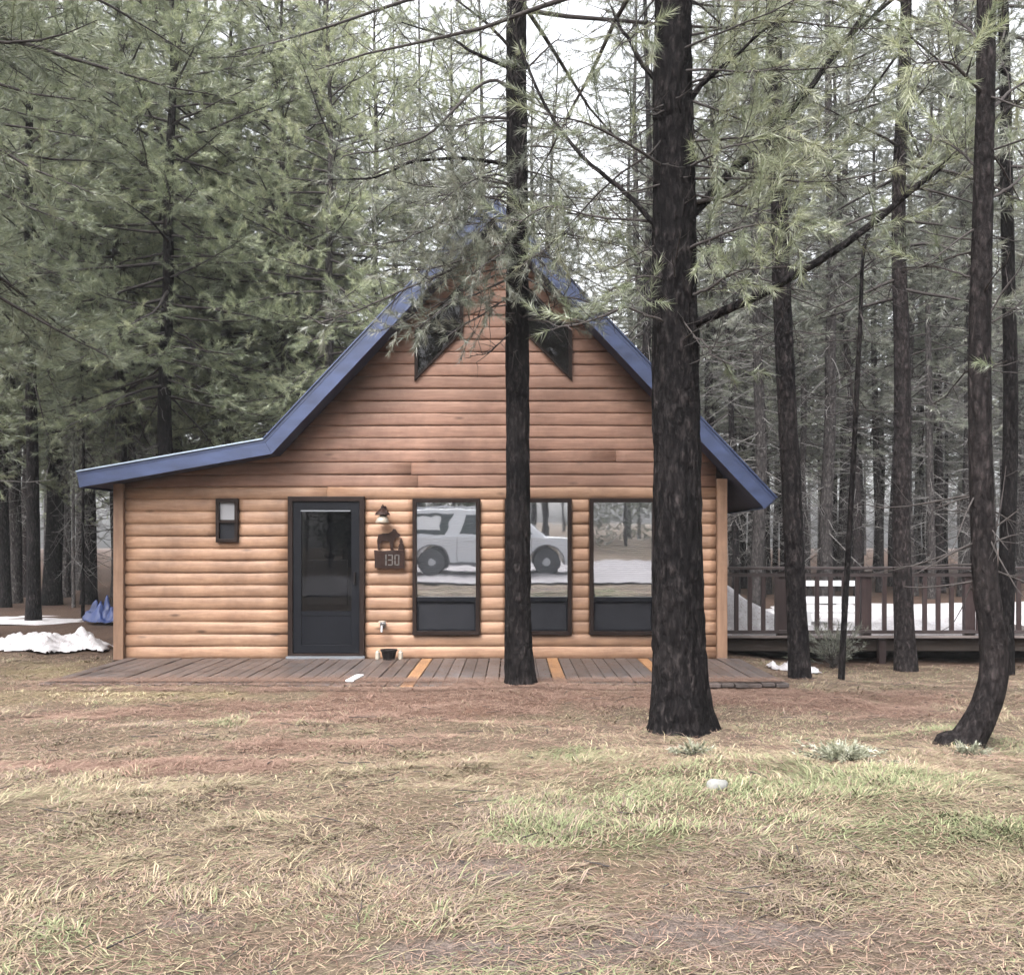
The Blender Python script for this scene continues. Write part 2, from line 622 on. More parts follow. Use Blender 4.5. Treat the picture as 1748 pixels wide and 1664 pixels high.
M['carglass'] = simple('dark_car_glass', (0.05, 0.062, 0.066), 0.05, 0.05, 2, spec=0.6, bmp=0)
M['tyre'] = simple('tyre_rubber', (0.075, 0.075, 0.08), 0.8, 0.15, 9)
M['rim'] = simple('alloy_rim', (0.55, 0.55, 0.57), 0.45, 0.05, 5, bmp=0)
M['carblack'] = simple('car_grey_trim', (0.16, 0.16, 0.17), 0.6, 0.1, 5, bmp=0)
M['redlens'] = simple('red_tail_lens', (0.35, 0.02, 0.02), 0.2, 0.05, 5, bmp=0)
M['lens'] = simple('headlight_lens', (0.6, 0.62, 0.65), 0.1, 0.03, 5, bmp=0)
M['paper'] = simple('white_paper', (0.82, 0.82, 0.82), 0.7, 0.02, 3, bmp=0)


def tagmesh(o, *a, **k):
    return tag(o, *a, **k)


# ------------------------------------------------------------------ ground cover colours (what lies where)
G_GREEN = [(gpt(1330, 1350), 1.1, 0.75), (gpt(950, 1290), 0.5, 0.35), (gpt(1725, 1265), 0.7, 0.8), (gpt(110, 1590), 0.22, 0.14),
           (gpt(1640, 1410), 0.7, 0.3), (gpt(420, 1235), 0.45, 0.25), (gpt(1010, 1430), 0.4, 0.2)]
G_DUFF = [(gpt(620, 1210), 2.2, 1.0), (gpt(800, 1190), 2.5, 0.8), (gpt(1430, 1200), 1.5, 0.8), (gpt(1000, 1192), 1.6, 0.7),
          (gpt(1300, 1192), 1.3, 0.6), (gpt(240, 1305), 0.9, 0.3), (gpt(480, 1270), 0.9, 0.4)]
G_DIRT = [(gpt(860, 1625), 0.7, 0.16), (gpt(1240, 1590), 0.4, 0.14), (gpt(760, 1490), 0.25, 0.16), (gpt(330, 1570), 0.2, 0.1)]
G_PALE = [(gpt(180, 1185), 1.2, 0.5), (gpt(60, 1145), 1.0, 0.8)]


def blob(lst, x, y, seed):
    r = np.zeros_like(x)
    n = n2(x, y, 1.9, seed, 5)
    for c, a, b in lst:
        d = np.hypot((x - c.x) / a, (y - c.y) / b)
        r = np.maximum(r, 1 - sm(0.35, 1.35, d + (n - 0.5) * 2.2))
    return r


def cover(x, y):
    x = np.asarray(x, float).ravel()
    y = np.asarray(y, float).ravel()
    return blob(G_GREEN, x, y, 31), blob(G_DUFF, x, y, 32), blob(G_DIRT, x, y, 33), blob(G_PALE, x, y, 34)


def ground_color(x, y):
    x = np.asarray(x, float).ravel()
    y = np.asarray(y, float).ravel()
    g, d, dirt, pale = cover(x, y)
    n = n2(x, y, 3.0, 41, 4)[:, None]
    n1 = n2(x, y, 0.7, 44, 3)[:, None]
    c = np.array([0.19, 0.145, 0.105]) * (1 - n) + np.array([0.28, 0.23, 0.17]) * n
    c = c * (1 - 0.5 * sm(0.45, 0.7, n1)) + np.array([0.21, 0.155, 0.135]) * 0.5 * sm(0.45, 0.7, n1)
    c = c * (1 - 0.45 * g[:, None]) + np.array([0.12, 0.14, 0.065]) * 0.45 * g[:, None]
    c = c * (1 - 0.85 * d[:, None]) + np.array([0.27, 0.155, 0.12]) * (0.5 + 1.0 * n) * 0.85 * d[:, None]
    c = c * (1 - 0.8 * dirt[:, None]) + np.array([0.27, 0.225, 0.22]) * (0.6 + 0.8 * n) * 0.8 * dirt[:, None]
    c = c * (1 - 0.7 * pale[:, None]) + np.array([0.42, 0.35, 0.20]) * 0.7 * pale[:, None]
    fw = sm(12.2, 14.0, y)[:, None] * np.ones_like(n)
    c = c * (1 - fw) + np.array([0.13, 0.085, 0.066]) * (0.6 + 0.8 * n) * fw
    return c * 0.60


def axis_pts(a, b, step, lo, hi, k=14):
    fine = np.arange(a, b + 1e-6, step)
    left = a - (a - lo) * np.linspace(1, 0, k, endpoint=False) ** 2.2
    right = b + (hi - b) * np.linspace(0, 1, k + 1)[1:] ** 2.2
    return np.concatenate([left, fine, right])


xs = axis_pts(-9, 9, 0.08, -220, 220)
ys = axis_pts(1.5, 15, 0.08, -220, 260)
gx, gy = np.meshgrid(xs, ys)
gz = ground_h(gx, gy)
Vg = np.stack([gx.ravel(), gy.ravel(), gz.ravel()], 1)
ny, nx = gx.shape
i, j = np.meshgrid(np.arange(ny - 1), np.arange(nx - 1), indexing='ij')
Fg = np.stack([i * nx + j, i * nx + j + 1, (i + 1) * nx + j + 1, (i + 1) * nx + j], -1).reshape(-1, 4)
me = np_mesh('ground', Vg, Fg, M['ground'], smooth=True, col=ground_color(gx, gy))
o = link(bpy.data.objects.new('ground', me))
tag(o, kind='structure')


# pale gravel lane behind the cabin
def lane():
    n = 160
    X = np.linspace(-45, 45, n)
    y0 = 18.4 - 1.2 * sm(3.2, 7, X) + 0.3 * np.sin(X * 0.7) * 0.4
    y1 = 20.9 + 4.2 * sm(2.5, 8, X) + 0.25 * np.sin(X * 0.9 + 1)
    rows = 10
    V = []
    for r in range(rows):
        f = r / (rows - 1)
        Y = y0 * (1 - f) + y1 * f
        V.append(np.stack([X, Y, ground_h(X, Y) + 0.012 + 0.02 * math.sin(f * math.pi)], 1))
    V = np.concatenate(V)
    a, b = np.meshgrid(np.arange(rows - 1), np.arange(n - 1), indexing='ij')
    Fq = np.stack([a * n + b, a * n + b + 1, (a + 1) * n + b + 1, (a + 1) * n + b], -1).reshape(-1, 4)
    o = link(bpy.data.objects.new('snowy_lane', np_mesh('snowy_lane', V, Fq, M['snow'], True)))
    tag(o, kind='structure')


lane()


def drive():
    X = np.linspace(-40, 40, 120)
    Y = np.linspace(-11, 1.9, 30)
    A, B = np.meshgrid(X, Y)
    B = B + 0.25 * np.sin(A * 0.8)
    V = np.stack([A.ravel(), B.ravel(), (ground_h(A, B) + 0.055).ravel()], 1)
    i, j = np.meshgrid(np.arange(29), np.arange(119), indexing='ij')
    Fq = np.stack([i * 120 + j, i * 120 + j + 1, (i + 1) * 120 + j + 1, (i + 1) * 120 + j], -1).reshape(-1, 4)
    o = link(bpy.data.objects.new('gravel_drive', np_mesh('gravel_drive', V, Fq, M['drive'], True)))
    tag(o, kind='structure')


drive()

# ------------------------------------------------------------------ the cabin
Y0 = 12.5           # face of the front wall
YR = 12.05          # front of the roof overhang
YB = 17.9           # back wall
XL, XRT = -5.30, 2.86
cabin = empty('cabin', ((XL + XRT) / 2, Y0, 0), 'log-sided cabin with steep blue roof and a low lean-to wing', 'cabin')
ROOF = [(-5.60, 2.434), (-3.19, 2.855), (-0.256, 5.973), (3.396, 2.10)]   # outer roof line (x, z), left to right
TH = 0.20


def offs(line, d):
    """offset the roof polyline inwards (down) by d"""
    out = []
    for i, p in enumerate(line):
        nn = []
        for a, b in ((i - 1, i), (i, i + 1)):
            if a < 0 or b >= len(line):
                continue
            dx, dz = line[b][0] - line[a][0], line[b][1] - line[a][1]
            L = math.hypot(dx, dz)
            nn.append((dz / L, -dx / L))
        if len(nn) == 1:
            out.append((p[0] + nn[0][0] * d, p[1] + nn[0][1] * d))
        else:
            bx, bz = nn[0][0] + nn[1][0], nn[0][1] + nn[1][1]
            k = 2 * d / (bx * bx + bz * bz)
            out.append((p[0] + bx * k, p[1] + bz * k))
    return out


RIN = offs(ROOF, TH)
RDECK = offs(ROOF, 0.035)
RSOF = offs(ROOF, 0.165)


def roof_under(x, line):
    for (x0, z0), (x1, z1) in zip(line, line[1:]):
        if x0 <= x <= x1:
            return z0 + (z1 - z0) * (x - x0) / (x1 - x0)
    return line[0][1] if x < line[0][0] else line[-1][1]


roof = None
for k in range(3):
    a, b = ROOF[k], ROOF[k + 1]
    a2, b2 = RDECK[k], RDECK[k + 1]
    r = MB().prism_y([a, b, b2, a2], YR, YB + 0.45).build('roof_panel', M['blueroof'], cabin)
    # ribs on the metal
    L = math.hypot(b[0] - a[0], b[1] - a[1])
    tx, tz = (b[0] - a[0]) / L, (b[1] - a[1]) / L
    rb = MB()
    for q in range(14):
        y = YR + 0.2 + q * 0.45
        rb.beam((a[0] - tz * 0.012, y, a[1] + tx * 0.012), (b[0] - tz * 0.012, y, b[1] + tx * 0.012), 0.03, 0.026, (0, 1, 0))
    tag(rb.build('standing_seams', M['blueroof'], r), kind='stuff')
    # fascia board, soffit lining, drip edge
    c, d = RIN[k], RIN[k + 1]
    MB().prism_y([a2, b2, d, c], YR + 0.004, YR + 0.038).build('fascia_board', M['blue'], cabin, bevel=0.004)
    MB().prism_y([a2, b2, d, c], YB + 0.41, YB + 0.445).build('fascia_board', M['blue'], cabin)
    s0, s1 = RSOF[k], RSOF[k + 1]
    s2, s3 = offs(ROOF, 0.18)[k], offs(ROOF, 0.18)[k + 1]
    MB().prism_y([s0, s1, s3, s2], YR + 0.04, YB + 0.40).build('soffit', M['soffit'], cabin)
    du = (-tz, tx)
    MB().prism_y([(a[0] + du[0] * 0.018, a[1] + du[1] * 0.018), (b[0] + du[0] * 0.018, b[1] + du[1] * 0.018),
                  (b[0] + du[0] * 0.002, b[1] + du[1] * 0.002), (a[0] + du[0] * 0.002, a[1] + du[1] * 0.002)],
                 YR - 0.022, YR + 0.08).build('drip_edge', M['drip'] if k == 0 else M['blueroof'], cabin)
# eave boards along the two low edges
for (a, c, s) in ((ROOF[0], RIN[0], 1), (ROOF[3], RIN[3], -1)):
    MB().prism_y([(a[0], a[1] - 0.036), (a[0] + 0.03 * s, a[1] - 0.036), (c[0] + 0.03 * s, c[1]), (c[0], c[1])], YR + 0.04, YB + 0.4).build('eave_board', M['blue'], cabin)

# sheathing behind the logs
poly = [(XL + 0.03, -0.06), (XRT - 0.03, -0.06), (XRT - 0.03, roof_under(XRT - .03, RSOF)), (RSOF[2][0], RSOF[2][1]), (RSOF[1][0], RSOF[1][1]), (XL + 0.03, roof_under(XL + .03, RSOF))]
fw = MB().prism_y(poly, Y0 + 0.10, Y0 + 0.22).build('front_wall', M['core'], cabin)
bw = MB().prism_y(poly, YB - 0.12, YB).build('back_wall', M['logside'], cabin)
lw = MB().box(XL + 0.03, XL + 0.12, Y0 + 0.22, YB - 0.12, -0.06, roof_under(XL, RSOF)).build('side_wall', M['core'], cabin)
rw = MB().box(XRT - 0.12, XRT - 0.03, Y0 + 0.22, YB - 0.12, -0.06, roof_under(XRT, RSOF) - 0.02).build('side_wall', M['core'], cabin)
MB().box(XL - 0.02, XRT + 0.02, Y0 - 0.02, YB, -0.22, -0.035).build('foundation_sill', M['core'], cabin)

# log siding, course by course, cut round the openings
PITCH = 0.1641
ZB = -0.023
OPEN = [(-2.985, -1.965, -1, 13), (-1.325, -0.43, 2, 13), (-0.095, 0.795, 2, 13), (1.035, 1.925, 2, 13), (-3.945, -3.650, 10, 13)]
PROF = [(0.0, 0.0), (0.022, 0.012), (0.037, 0.04), (0.043, 0.075), (0.041, 0.105), (0.033, 0.135), (0.016, 0.156), (0.0, PITCH)]
PROFG = [(0.0, 0.0), (0.020, 0.005), (0.025, 0.022), (0.026, 0.06), (0.025, 0.10), (0.023, 0.14), (0.018, 0.1585), (0.0, PITCH)]
rng = random.Random(4)


def log_piece(x0f, x1f, z0, parent, m, axis='x', seed=0, jit=0.0, flat=1.0):
    V = []
    ns = 9
    r = random.Random(seed)
    ph = [r.random() * 6.28 for _ in range(3)]
    amp = 0.004 + r.random() * 0.004
    dz = r.uniform(-0.004, 0.004)
    for d, h in (PROF if flat > 0.6 else PROFG):
        d = d * (flat if flat > 0.6 else 1.0)
        z = z0 + h
        xa, xb = x0f(z), x1f(z)
        if xb < xa + 0.004:
            xb = xa + 0.004
        for s in range(ns):
            x = xa + (xb - xa) * s / (ns - 1)
            wob = amp * math.sin(x * 2.3 + ph[0]) + 0.003 * math.sin(x * 6.1 + ph[1])
            wz = 0.004 * math.sin(x * 1.7 + ph[2]) + dz
            k = 1 if 0 < h < PITCH else 0.3
            V.append((x, Y0 + 0.05 - d + jit + wob * k, z + wz * k) if axis == 'x' else (d + wob * k, x, z + wz * k))
    back = len(V)
    for z in (z0, z0 + PITCH):
        for x in (x0f(z), max(x1f(z), x0f(z) + 0.004)):
            V.append((x, Y0 + 0.098, z) if axis == 'x' else (-0.05, x, z))
    Fs = []
    for p in range(len(PROF) - 1):
        for s in range(ns - 1):
            Fs.append((p * ns + s, p * ns + s + 1, (p + 1) * ns + s + 1, (p + 1) * ns + s))
    Fs.append(tuple([p * ns for p in range(len(PROF))][::-1] + [back, back + 2][:1] + [back + 2][:0]) if False else tuple([back] + [p * ns for p in range(len(PROF))] + [back + 2]))
    Fs.append(tuple([back + 3] + [p * ns + ns - 1 for p in range(len(PROF) - 1, -1, -1)] + [back + 1]))
    me = bpy.data.meshes.new('log')
    me.from_pydata(V, [], Fs)
    me.materials.append(m)
    me.polygons.foreach_set('use_smooth', np.ones(len(me.polygons), bool))
    o = bpy.data.objects.new('log', me)
    return o


def slope_x(k0, k1, z):
    """x on the soffit line between roof points k0,k1 at height z"""
    (xa, za), (xb, zb) = RSOF[k0], RSOF[k1]
    return xa + (xb - xa) * (z - za) / (zb - za)


def left_lim(z):
    if z <= roof_under(XL + 0.13, RSOF):
        return XL + 0.13
    if z <= RSOF[1][1]:
        return slope_x(0, 1, z)
    return slope_x(1, 2, z)


def right_lim(z):
    if z <= roof_under(XRT - 0.13, RSOF):
        return XRT - 0.13
    return slope_x(2, 3, z)


k = 0
while True:
    z0 = ZB + PITCH * k
    zm = z0 + PITCH * 0.5
    if z0 + PITCH > RSOF[2][1] - 0.02:
        break
    xa, xb = left_lim(zm), right_lim(zm)
    cuts = sorted([(a, b) for a, b, r0, r1 in OPEN if r0 <= k < r1])
    segs = []
    cur = None
    for a, b in cuts:
        segs.append((cur, a))
        cur = b
    segs.append((cur, None))
    for a, b in segs:
        ra = xa if a is None else a
        rb = xb if b is None else b
        # butt joints in long runs
        pts = [a]
        pos = ra
        while rb - pos > 5.6:
            pos = pos + rng.uniform(2.2, 4.6)
            if rb - pos < 0.8:
                break
            pts.append(pos)
        pts.append(b)
        for q in range(len(pts) - 1):
            p0, p1 = pts[q], pts[q + 1]
            f0 = left_lim if p0 is None else (lambda z, p=p0: p + (0.002 if p in pts[1:-1] else 0))
            f1 = right_lim if p1 is None else (lambda z, p=p1: p - (0.002 if p in pts[1:-1] else 0))
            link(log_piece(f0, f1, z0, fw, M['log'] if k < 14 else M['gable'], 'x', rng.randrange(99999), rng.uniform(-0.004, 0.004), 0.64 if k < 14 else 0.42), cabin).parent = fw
    k += 1
for o in [c for c in bpy.data.objects if c.parent == fw]:
    o.matrix_parent_inverse = Matrix.Identity(4)
# side walls
for wl, xw, s in ((lw, XL + 0.03, -1), (rw, XRT - 0.03, 1)):
    ztop = roof_under(XL if s < 0 else XRT, RSOF) - 0.05
    base = None
    for k in range(int((ztop - ZB) / PITCH)):
        if base is None:
            base = log_piece(lambda z: Y0 + 0.05, lambda z: YB - 0.02, 0, wl, M['logside'], 'y', 7)
            oo = base
        else:
            oo = base.copy()
        COL.objects.link(oo)
        oo.parent = wl
        oo.location = (xw, 0, ZB + PITCH * k)
        if s < 0:
            oo.scale = (-1, 1, 1)

# corner boards
MB().box(XL - 0.005, XL + 0.128, Y0 - 0.035, Y0 + 0.10, -0.03, roof_under(XL, RSOF) - 0.005).build('corner_board', M['trim'], cabin, bevel=0.006)
MB().box(XRT - 0.128, XRT + 0.005, Y0 - 0.035, Y0 + 0.10, -0.03, roof_under(XRT + 0.03, RSOF) - 0.015).build('corner_board', M['trim'], cabin, bevel=0.006)


def frame_box(x0, x1, z0, z1, t, y0, y1):
    m = MB()
    m.box(x0, x1, y0, y1, z1 - t, z1)
    m.box(x0, x1, y0, y1, z0, z0 + t)
    m.box(x0, x0 + t, y0, y1, z0 + t, z1 - t)
    m.box(x1 - t, x1, y0, y1, z0 + t, z1 - t)
    # weld look: single mesh frame
    return m


def ring_frame(x0, x1, z0, z1, t, y0, y1):
    """one connected rectangular frame"""
    m = MB()
    V = []
    for y in (y0, y1):
        for (a, b, c, d) in ((x0, x1, z0, z1), (x0 + t, x1 - t, z0 + t, z1 - t)):
            V += [(a, y, c), (b, y, c), (b, y, d), (a, y, d)]
    Fs = []
    for k in range(4):
        j = (k + 1) % 4
        Fs.append((k, j, 4 + j, 4 + k))
        Fs.append((8 + j, 8 + k, 12 + k, 12 + j))
        Fs.append((j, k, 8 + k, 8 + j))
        Fs.append((4 + k, 4 + j, 12 + j, 12 + k))
    return m.add(V, Fs)


def blind_mesh(x0, x1, z0, z1, y):
    m = MB()
    n = int((z1 - z0) / 0.028)
    V = []
    for q in range(2 * n + 1):
        z = z0 + (z1 - z0) * q / (2 * n)
        yy = y + (0.007 if q % 2 else 0)
        V += [(x0, yy, z), (x1, yy, z)]
    return m.add(V, [(2 * q, 2 * q + 1, 2 * q + 3, 2 * q + 2) for q in range(2 * n)])


def big_window(x0, x1, tilt):
    z0, z1 = 0.300, 2.118
    zs = 0.775
    wdw = ring_frame(x0, x1, z0, z1, 0.052, Y0 - 0.028, Y0 + 0.095).build('window', M['brownframe'], cabin, bevel=0.004)
    MB().box(x0 + 0.052, x1 - 0.052, Y0 - 0.012, Y0 + 0.06, zs - 0.025, zs + 0.03).build('transom_bar', M['doorpaint'], wdw)
    g = MB()
    yc = Y0 + 0.030
    zc = (zs + z1) / 2
    V = []
    for z in (zs + 0.03, z1 - 0.052):
        for x in (x0 + 0.052, x1 - 0.052):
            V.append((x, yc + (z - zc) * -tilt, z))
    g.add([V[0], V[1], V[3], V[2]], [(0, 1, 2, 3)])
    MB.build(g, 'pane', M['winglass'], wdw)
    blind_mesh(x0 + 0.052, x1 - 0.052, zs + 0.03, z1 - 0.052, Y0 + 0.075).build('blind', M['blind'], wdw)
    MB().box(x0 + 0.052, x1 - 0.052, Y0 + 0.02, Y0 + 0.03, z0 + 0.052, zs - 0.025).build('insect_screen', M['screen'], wdw)
    ring_frame(x0 + 0.054, x1 - 0.054, z0 + 0.054, zs - 0.027, 0.022, Y0 + 0.006, Y0 + 0.019).build('sash', M['doorpaint'], wdw)
    return wdw


TILT = 0.0135
for x0, x1 in ((-1.325, -0.43), (-0.095, 0.795), (1.035, 1.925)):
    big_window(x0, x1, TILT)

INV = Matrix.Translation(cabin['_loc']).inverted()


def sub(o):
    return o


# small two-sash window of the lean-to
x0, x1, z0, z1 = -3.945, -3.650, 1.535, 2.118
sw = ring_frame(x0, x1, z0, z1, 0.045, Y0 - 0.03, Y0 + 0.095).build('small_window', M['brownframe'], cabin, bevel=0.004)
sub(MB().box(x0 + .045, x1 - .045, Y0 - 0.012, Y0 + 0.04, 1.795, 1.835).build('meeting_rail', M['brownframe'], sw))
for (a, b, mm) in ((1.58, 1.795, M['screen']), (1.835, 2.073, M['blind'])):
    sub(MB().add([(x0 + .045, Y0 + .02, a), (x1 - .045, Y0 + .02, a), (x1 - .045, Y0 + .02, b), (x0 + .045, Y0 + .02, b)], [(0, 1, 2, 3)]).build('pane', mm, sw))


# slanted gable windows
for s in (-1, 1):
    cx = -0.25
    zo0, zo1 = 1.5 + (930 - 650) / 128.0, 1.5 + (930 - 566) / 128.0
    xo, xi = cx + s * 1.05, cx + s * 0.40
    rise = 0.66
    P = [(xo, zo0), (xo, zo1), (xi, zo1 + rise), (xi, zo0 + rise)]
    cxm = sum(p[0] for p in P) / 4
    czm = sum(p[1] for p in P) / 4
    Q = [(cxm + (p[0] - cxm) * 0.86, czm + (p[1] - czm) * 0.88) for p in P]
    m = MB()
    V = [(p[0], y, p[1]) for y in (Y0 - 0.022, Y0 + 0.09) for p in P + Q]
    Fs = []
    for kk in range(4):
        j = (kk + 1) % 4
        Fs += [(kk, j, 4 + j, 4 + kk), (8 + j, 8 + kk, 12 + kk, 12 + j), (j, kk, 8 + kk, 8 + j), (4 + kk, 4 + j, 12 + j, 12 + kk)]
    gw = m.add(V, Fs).build('gable_window', M['brownframe'], cabin)
    sub(MB().add([(p[0], Y0 - 0.012, p[1]) for p in Q], [(0, 1, 2, 3)]).build('pane', M['gableglass'], gw))
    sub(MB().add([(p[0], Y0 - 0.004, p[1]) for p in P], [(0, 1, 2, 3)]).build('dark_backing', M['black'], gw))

# storm door
x0, x1, z0, z1 = -2.985, -1.965, 0.02, 2.145
dr = ring_frame(x0, x1, z0 - 0.03, z1, 0.065, Y0 - 0.03, Y0 + 0.095).build('door', M['brownframe'], cabin, bevel=0.004)
a0, a1, c0, c1 = x0 + 0.068, x1 - 0.068, z0 + 0.04, z1 - 0.068
lf = ring_frame(a0, a1, c0, c1, 0.11, Y0 - 0.008, Y0 + 0.05).build('storm_door_leaf', M['doorpaint'], dr, bevel=0.004)
sub(lf)
sub(MB().box(a0 + 0.11, a1 - 0.11, Y0 + 0.0, Y0 + 0.04, c0 + 0.11, 0.56).build('kick_panel', M['doorpaint'], dr, bevel=0.006))
sub(MB().box(a0 + 0.11, a1 - 0.11, Y0 - 0.006, Y0 + 0.045, 0.56, 0.62).build('lock_rail', M['doorpaint'], dr))
sub(MB().add([(a0 + .11, Y0 + .012, .62), (a1 - .11, Y0 + .012, .62), (a1 - .11, Y0 + .012, c1 - .11), (a0 + .11, Y0 + .012, c1 - .11)], [(0, 1, 2, 3)]).build('door_glass', M['doorglass'], dr))
sub(MB().box(a0 + .11, a1 - .11, Y0 + .06, Y0 + .08, .60, c1 - .10).build('inner_door', M['doorpaint'], dr))
sub(MB().box(a0 + .17, a1 - .17, Y0 + .045, Y0 + .058, .70, 1.30).build('inner_panel', M['screen'], dr, bevel=0.004))
sub(MB().box(a0 + 0.10, a1 - 0.12, Y0 - 0.020, Y0 - 0.009, 1.945, 1.962).build('glass_clip_strip', M['steel'], dr))
sub(MB().box(a1 - 0.075, a1 - 0.045, Y0 - 0.055, Y0 - 0.009, 0.98, 1.14).build('handle', M['black'], dr, bevel=0.006))
sub(MB().box(x0 - 0.01, x1 + 0.01, Y0 - 0.09, Y0 - 0.03, -0.012, 0.022).build('threshold', M['steel'], dr))

# ------------------------------------------------------------------ fittings on the wall
XLAMP = (655 - 874) / 128.0
lamp = empty('wall_lantern', (XLAMP, Y0, 1.8), 'small dark lantern with cream glass on the wall beside the door', 'lantern')
MB().box(XLAMP - 0.035, XLAMP + 0.035, Y0 - 0.03, Y0 + 0.012, 1.88, 2.02).build('back_plate', M['bronze'], lamp, bevel=0.005)
MB().tube([(XLAMP, Y0 - 0.03, 1.99), (XLAMP, Y0 - 0.09, 2.03), (XLAMP, Y0 - 0.13, 2.00)], 0.010, 6).build('arm', M['bronze'], lamp)
MB().lathe([(0.01, 0.20), (0.02, 0.185), (0.085, 0.13), (0.10, 0.10), (0.095, 0.095)][::-1], (XLAMP, Y0 - 0.13, 1.80), 12).build('cap', M['bronze'], lamp)
MB().lathe([(0.03, 0.10), (0.065, 0.07), (0.095, 0.005), (0.085, 0.0), (0.02, 0.0)][::-1], (XLAMP, Y0 - 0.13, 1.79), 12).build('shade', M['cream'], lamp, smooth=True)

# house-number plaque with an animal standing over it and a pine on its side
sx = (666 - 874) / 128.0
sg = empty('house_number_sign', (sx, Y0, 1.2), 'dark brown number plaque topped by an animal and pine silhouette', 'sign')
yf, yb = Y0 - 0.040, Y0 - 0.012
MB().prism_y([(sx - .20, 1.19), (sx + .19, 1.19), (sx + .195, 1.30), (sx + .19, 1.425), (sx + .05, 1.43), (sx - .10, 1.42), (sx - .21, 1.43), (sx - .20, 1.30)], yf, yb).build('plaque', M['bronze'], sg)
an = [(-.16, 1.43), (-.13, 1.43), (-.135, 1.51), (-.10, 1.555), (-.03, 1.56), (.0, 1.53), (.01, 1.43), (.04, 1.43), (.05, 1.55), (.085, 1.60), (.125, 1.60), (.14, 1.635), (.10, 1.665),
      (.075, 1.71), (.045, 1.715), (.03, 1.68), (-.02, 1.655), (-.10, 1.65), (-.155, 1.635), (-.17, 1.56)]
MB().prism_y([(sx + a, b) for a, b in an], yf + 0.006, yb).build('animal_silhouette', M['bronze'], sg)
pn = [(.105, 1.43), (.195, 1.43), (.18, 1.47), (.19, 1.475), (.165, 1.53), (.175, 1.535), (.15, 1.60), (.125, 1.535), (.135, 1.53), (.11, 1.475), (.12, 1.47)]
MB().prism_y([(sx + a, b) for a, b in pn], yf + 0.004, yb).build('pine_silhouette', M['bronze'], sg)
SEG = {'1': 'bc', '3': 'abgcd', '8': 'abcdefg', '0': 'abcdef'}
for q, ch in enumerate('130'):
    cx = sx - 0.075 + q * 0.085
    z0_, z1_ = 1.235, 1.365
    zm_ = (z0_ + z1_) / 2
    hw = 0.025
    L = {'a': ((cx - hw, z1_), (cx + hw, z1_)), 'd': ((cx - hw, z0_), (cx + hw, z0_)), 'g': ((cx - hw, zm_), (cx + hw, zm_)),
         'b': ((cx + hw, zm_), (cx + hw, z1_)), 'c': ((cx + hw, z0_), (cx + hw, zm_)), 'e': ((cx - hw, z0_), (cx - hw, zm_)), 'f': ((cx - hw, zm_), (cx - hw, z1_))}
    d = MB()
    for s in SEG[ch]:
        (ax, az_), (bx, bz) = L[s]
        d.box(min(ax, bx) - 0.008, max(ax, bx) + 0.008, yf - 0.006, yf, min(az_, bz) - 0.008, max(az_, bz) + 0.008)
    d.build('digit', M['digit'], sg)

# hose tap
tp = empty('outdoor_tap', (XLAMP, Y0, 0.4), 'small pale hose tap low on the wall under the lantern', 'tap')
MB().lathe([(0.045, 0.0), (0.045, -0.012), (0.016, -0.016), (0.016, -0.07)][::-1], (XLAMP - 0.01, Y0 + 0.01, 0.44), 10, 'y').build('pipe', M['metal'], tp, smooth=True)
MB().tube([(XLAMP - 0.01, Y0 - 0.06, 0.44), (XLAMP - 0.01, Y0 - 0.11, 0.43), (XLAMP - 0.01, Y0 - 0.13, 0.35)], 0.017, 8).build('spout', M['metal'], tp, smooth=True)
MB().lathe([(0.008, 0.0), (0.05, 0.004), (0.05, 0.016), (0.008, 0.02)], (XLAMP - 0.01, Y0 - 0.075, 0.475), 10).build('tap_handle', M['cream'], tp)

# pot on the walkway
pc = (668 - 874) / 128.0
pt = empty('flower_pot', (pc, 12.2, 0), 'low black pot holding two pale jars at the foot of the wall', 'pot')
MB().lathe([(0.075, 0.0), (0.10, 0.11), (0.112, 0.115), (0.112, 0.135), (0.095, 0.135), (0.085, 0.10), (0.01, 0.095)], (pc, 12.25, 0.002), 14).build('bowl', M['black'], pt)
for s in (-1, 1):
    MB().lathe([(0.028, 0.0), (0.032, 0.02), (0.032, 0.09), (0.02, 0.105), (0.02, 0.12)], (pc + s * 0.15, 12.27, 0.002), 10).build('jar', M['cream'], pt)

# ------------------------------------------------------------------ plank walkway
walk = empty('plank_walkway', (-1.0, 11.3, 0), 'low weathered plank walkway along the front of the cabin', 'walkway')
x = -5.12
rr = random.Random(8)
fresh_at = [(717 - 874) / F * 11.0, (960 - 874) / F * 11.0, (1108 - 874) / F * 11.4]
q = 0
while x < 3.0:
    wd = 0.138
    yfront = 10.12 + rr.uniform(-0.07, 0.07) + 0.06 * math.sin(x * 1.1)
    z = -0.004 + rr.uniform(-0.006, 0.006)
    fr = any(abs(x + wd / 2 - f) < 0.075 for f in fresh_at)
    o = MB().box(x, x + wd, yfront, Y0 - 0.05, z - 0.038, z).build('plank', M['fresh'] if fr else M['plank'], walk, bevel=0.004)
    if fr:
        o['label'] = 'fresh orange replacement plank'
    x += wd + rr.uniform(0.009, 0.017)
for yy in (10.35, 11.3, 12.25):
    MB().box(-5.1, 3.0, yy, yy + 0.06, -0.14, -0.05).build('joist', M['plank'], walk)
b0 = gpt(606, 1152)
bo = MB().box(-0.045, 0.045, -0.22, 0.22, 0, 0.022).build('board_offcut', M['white'], None, bevel=0.003)
bo.location = ((606 - 874) / F * 10.45, 10.45, 0.006)
bo.rotation_euler = (0, 0, R(-6))
tag(bo, 'short white painted board lying on the walkway near the door', 'board')

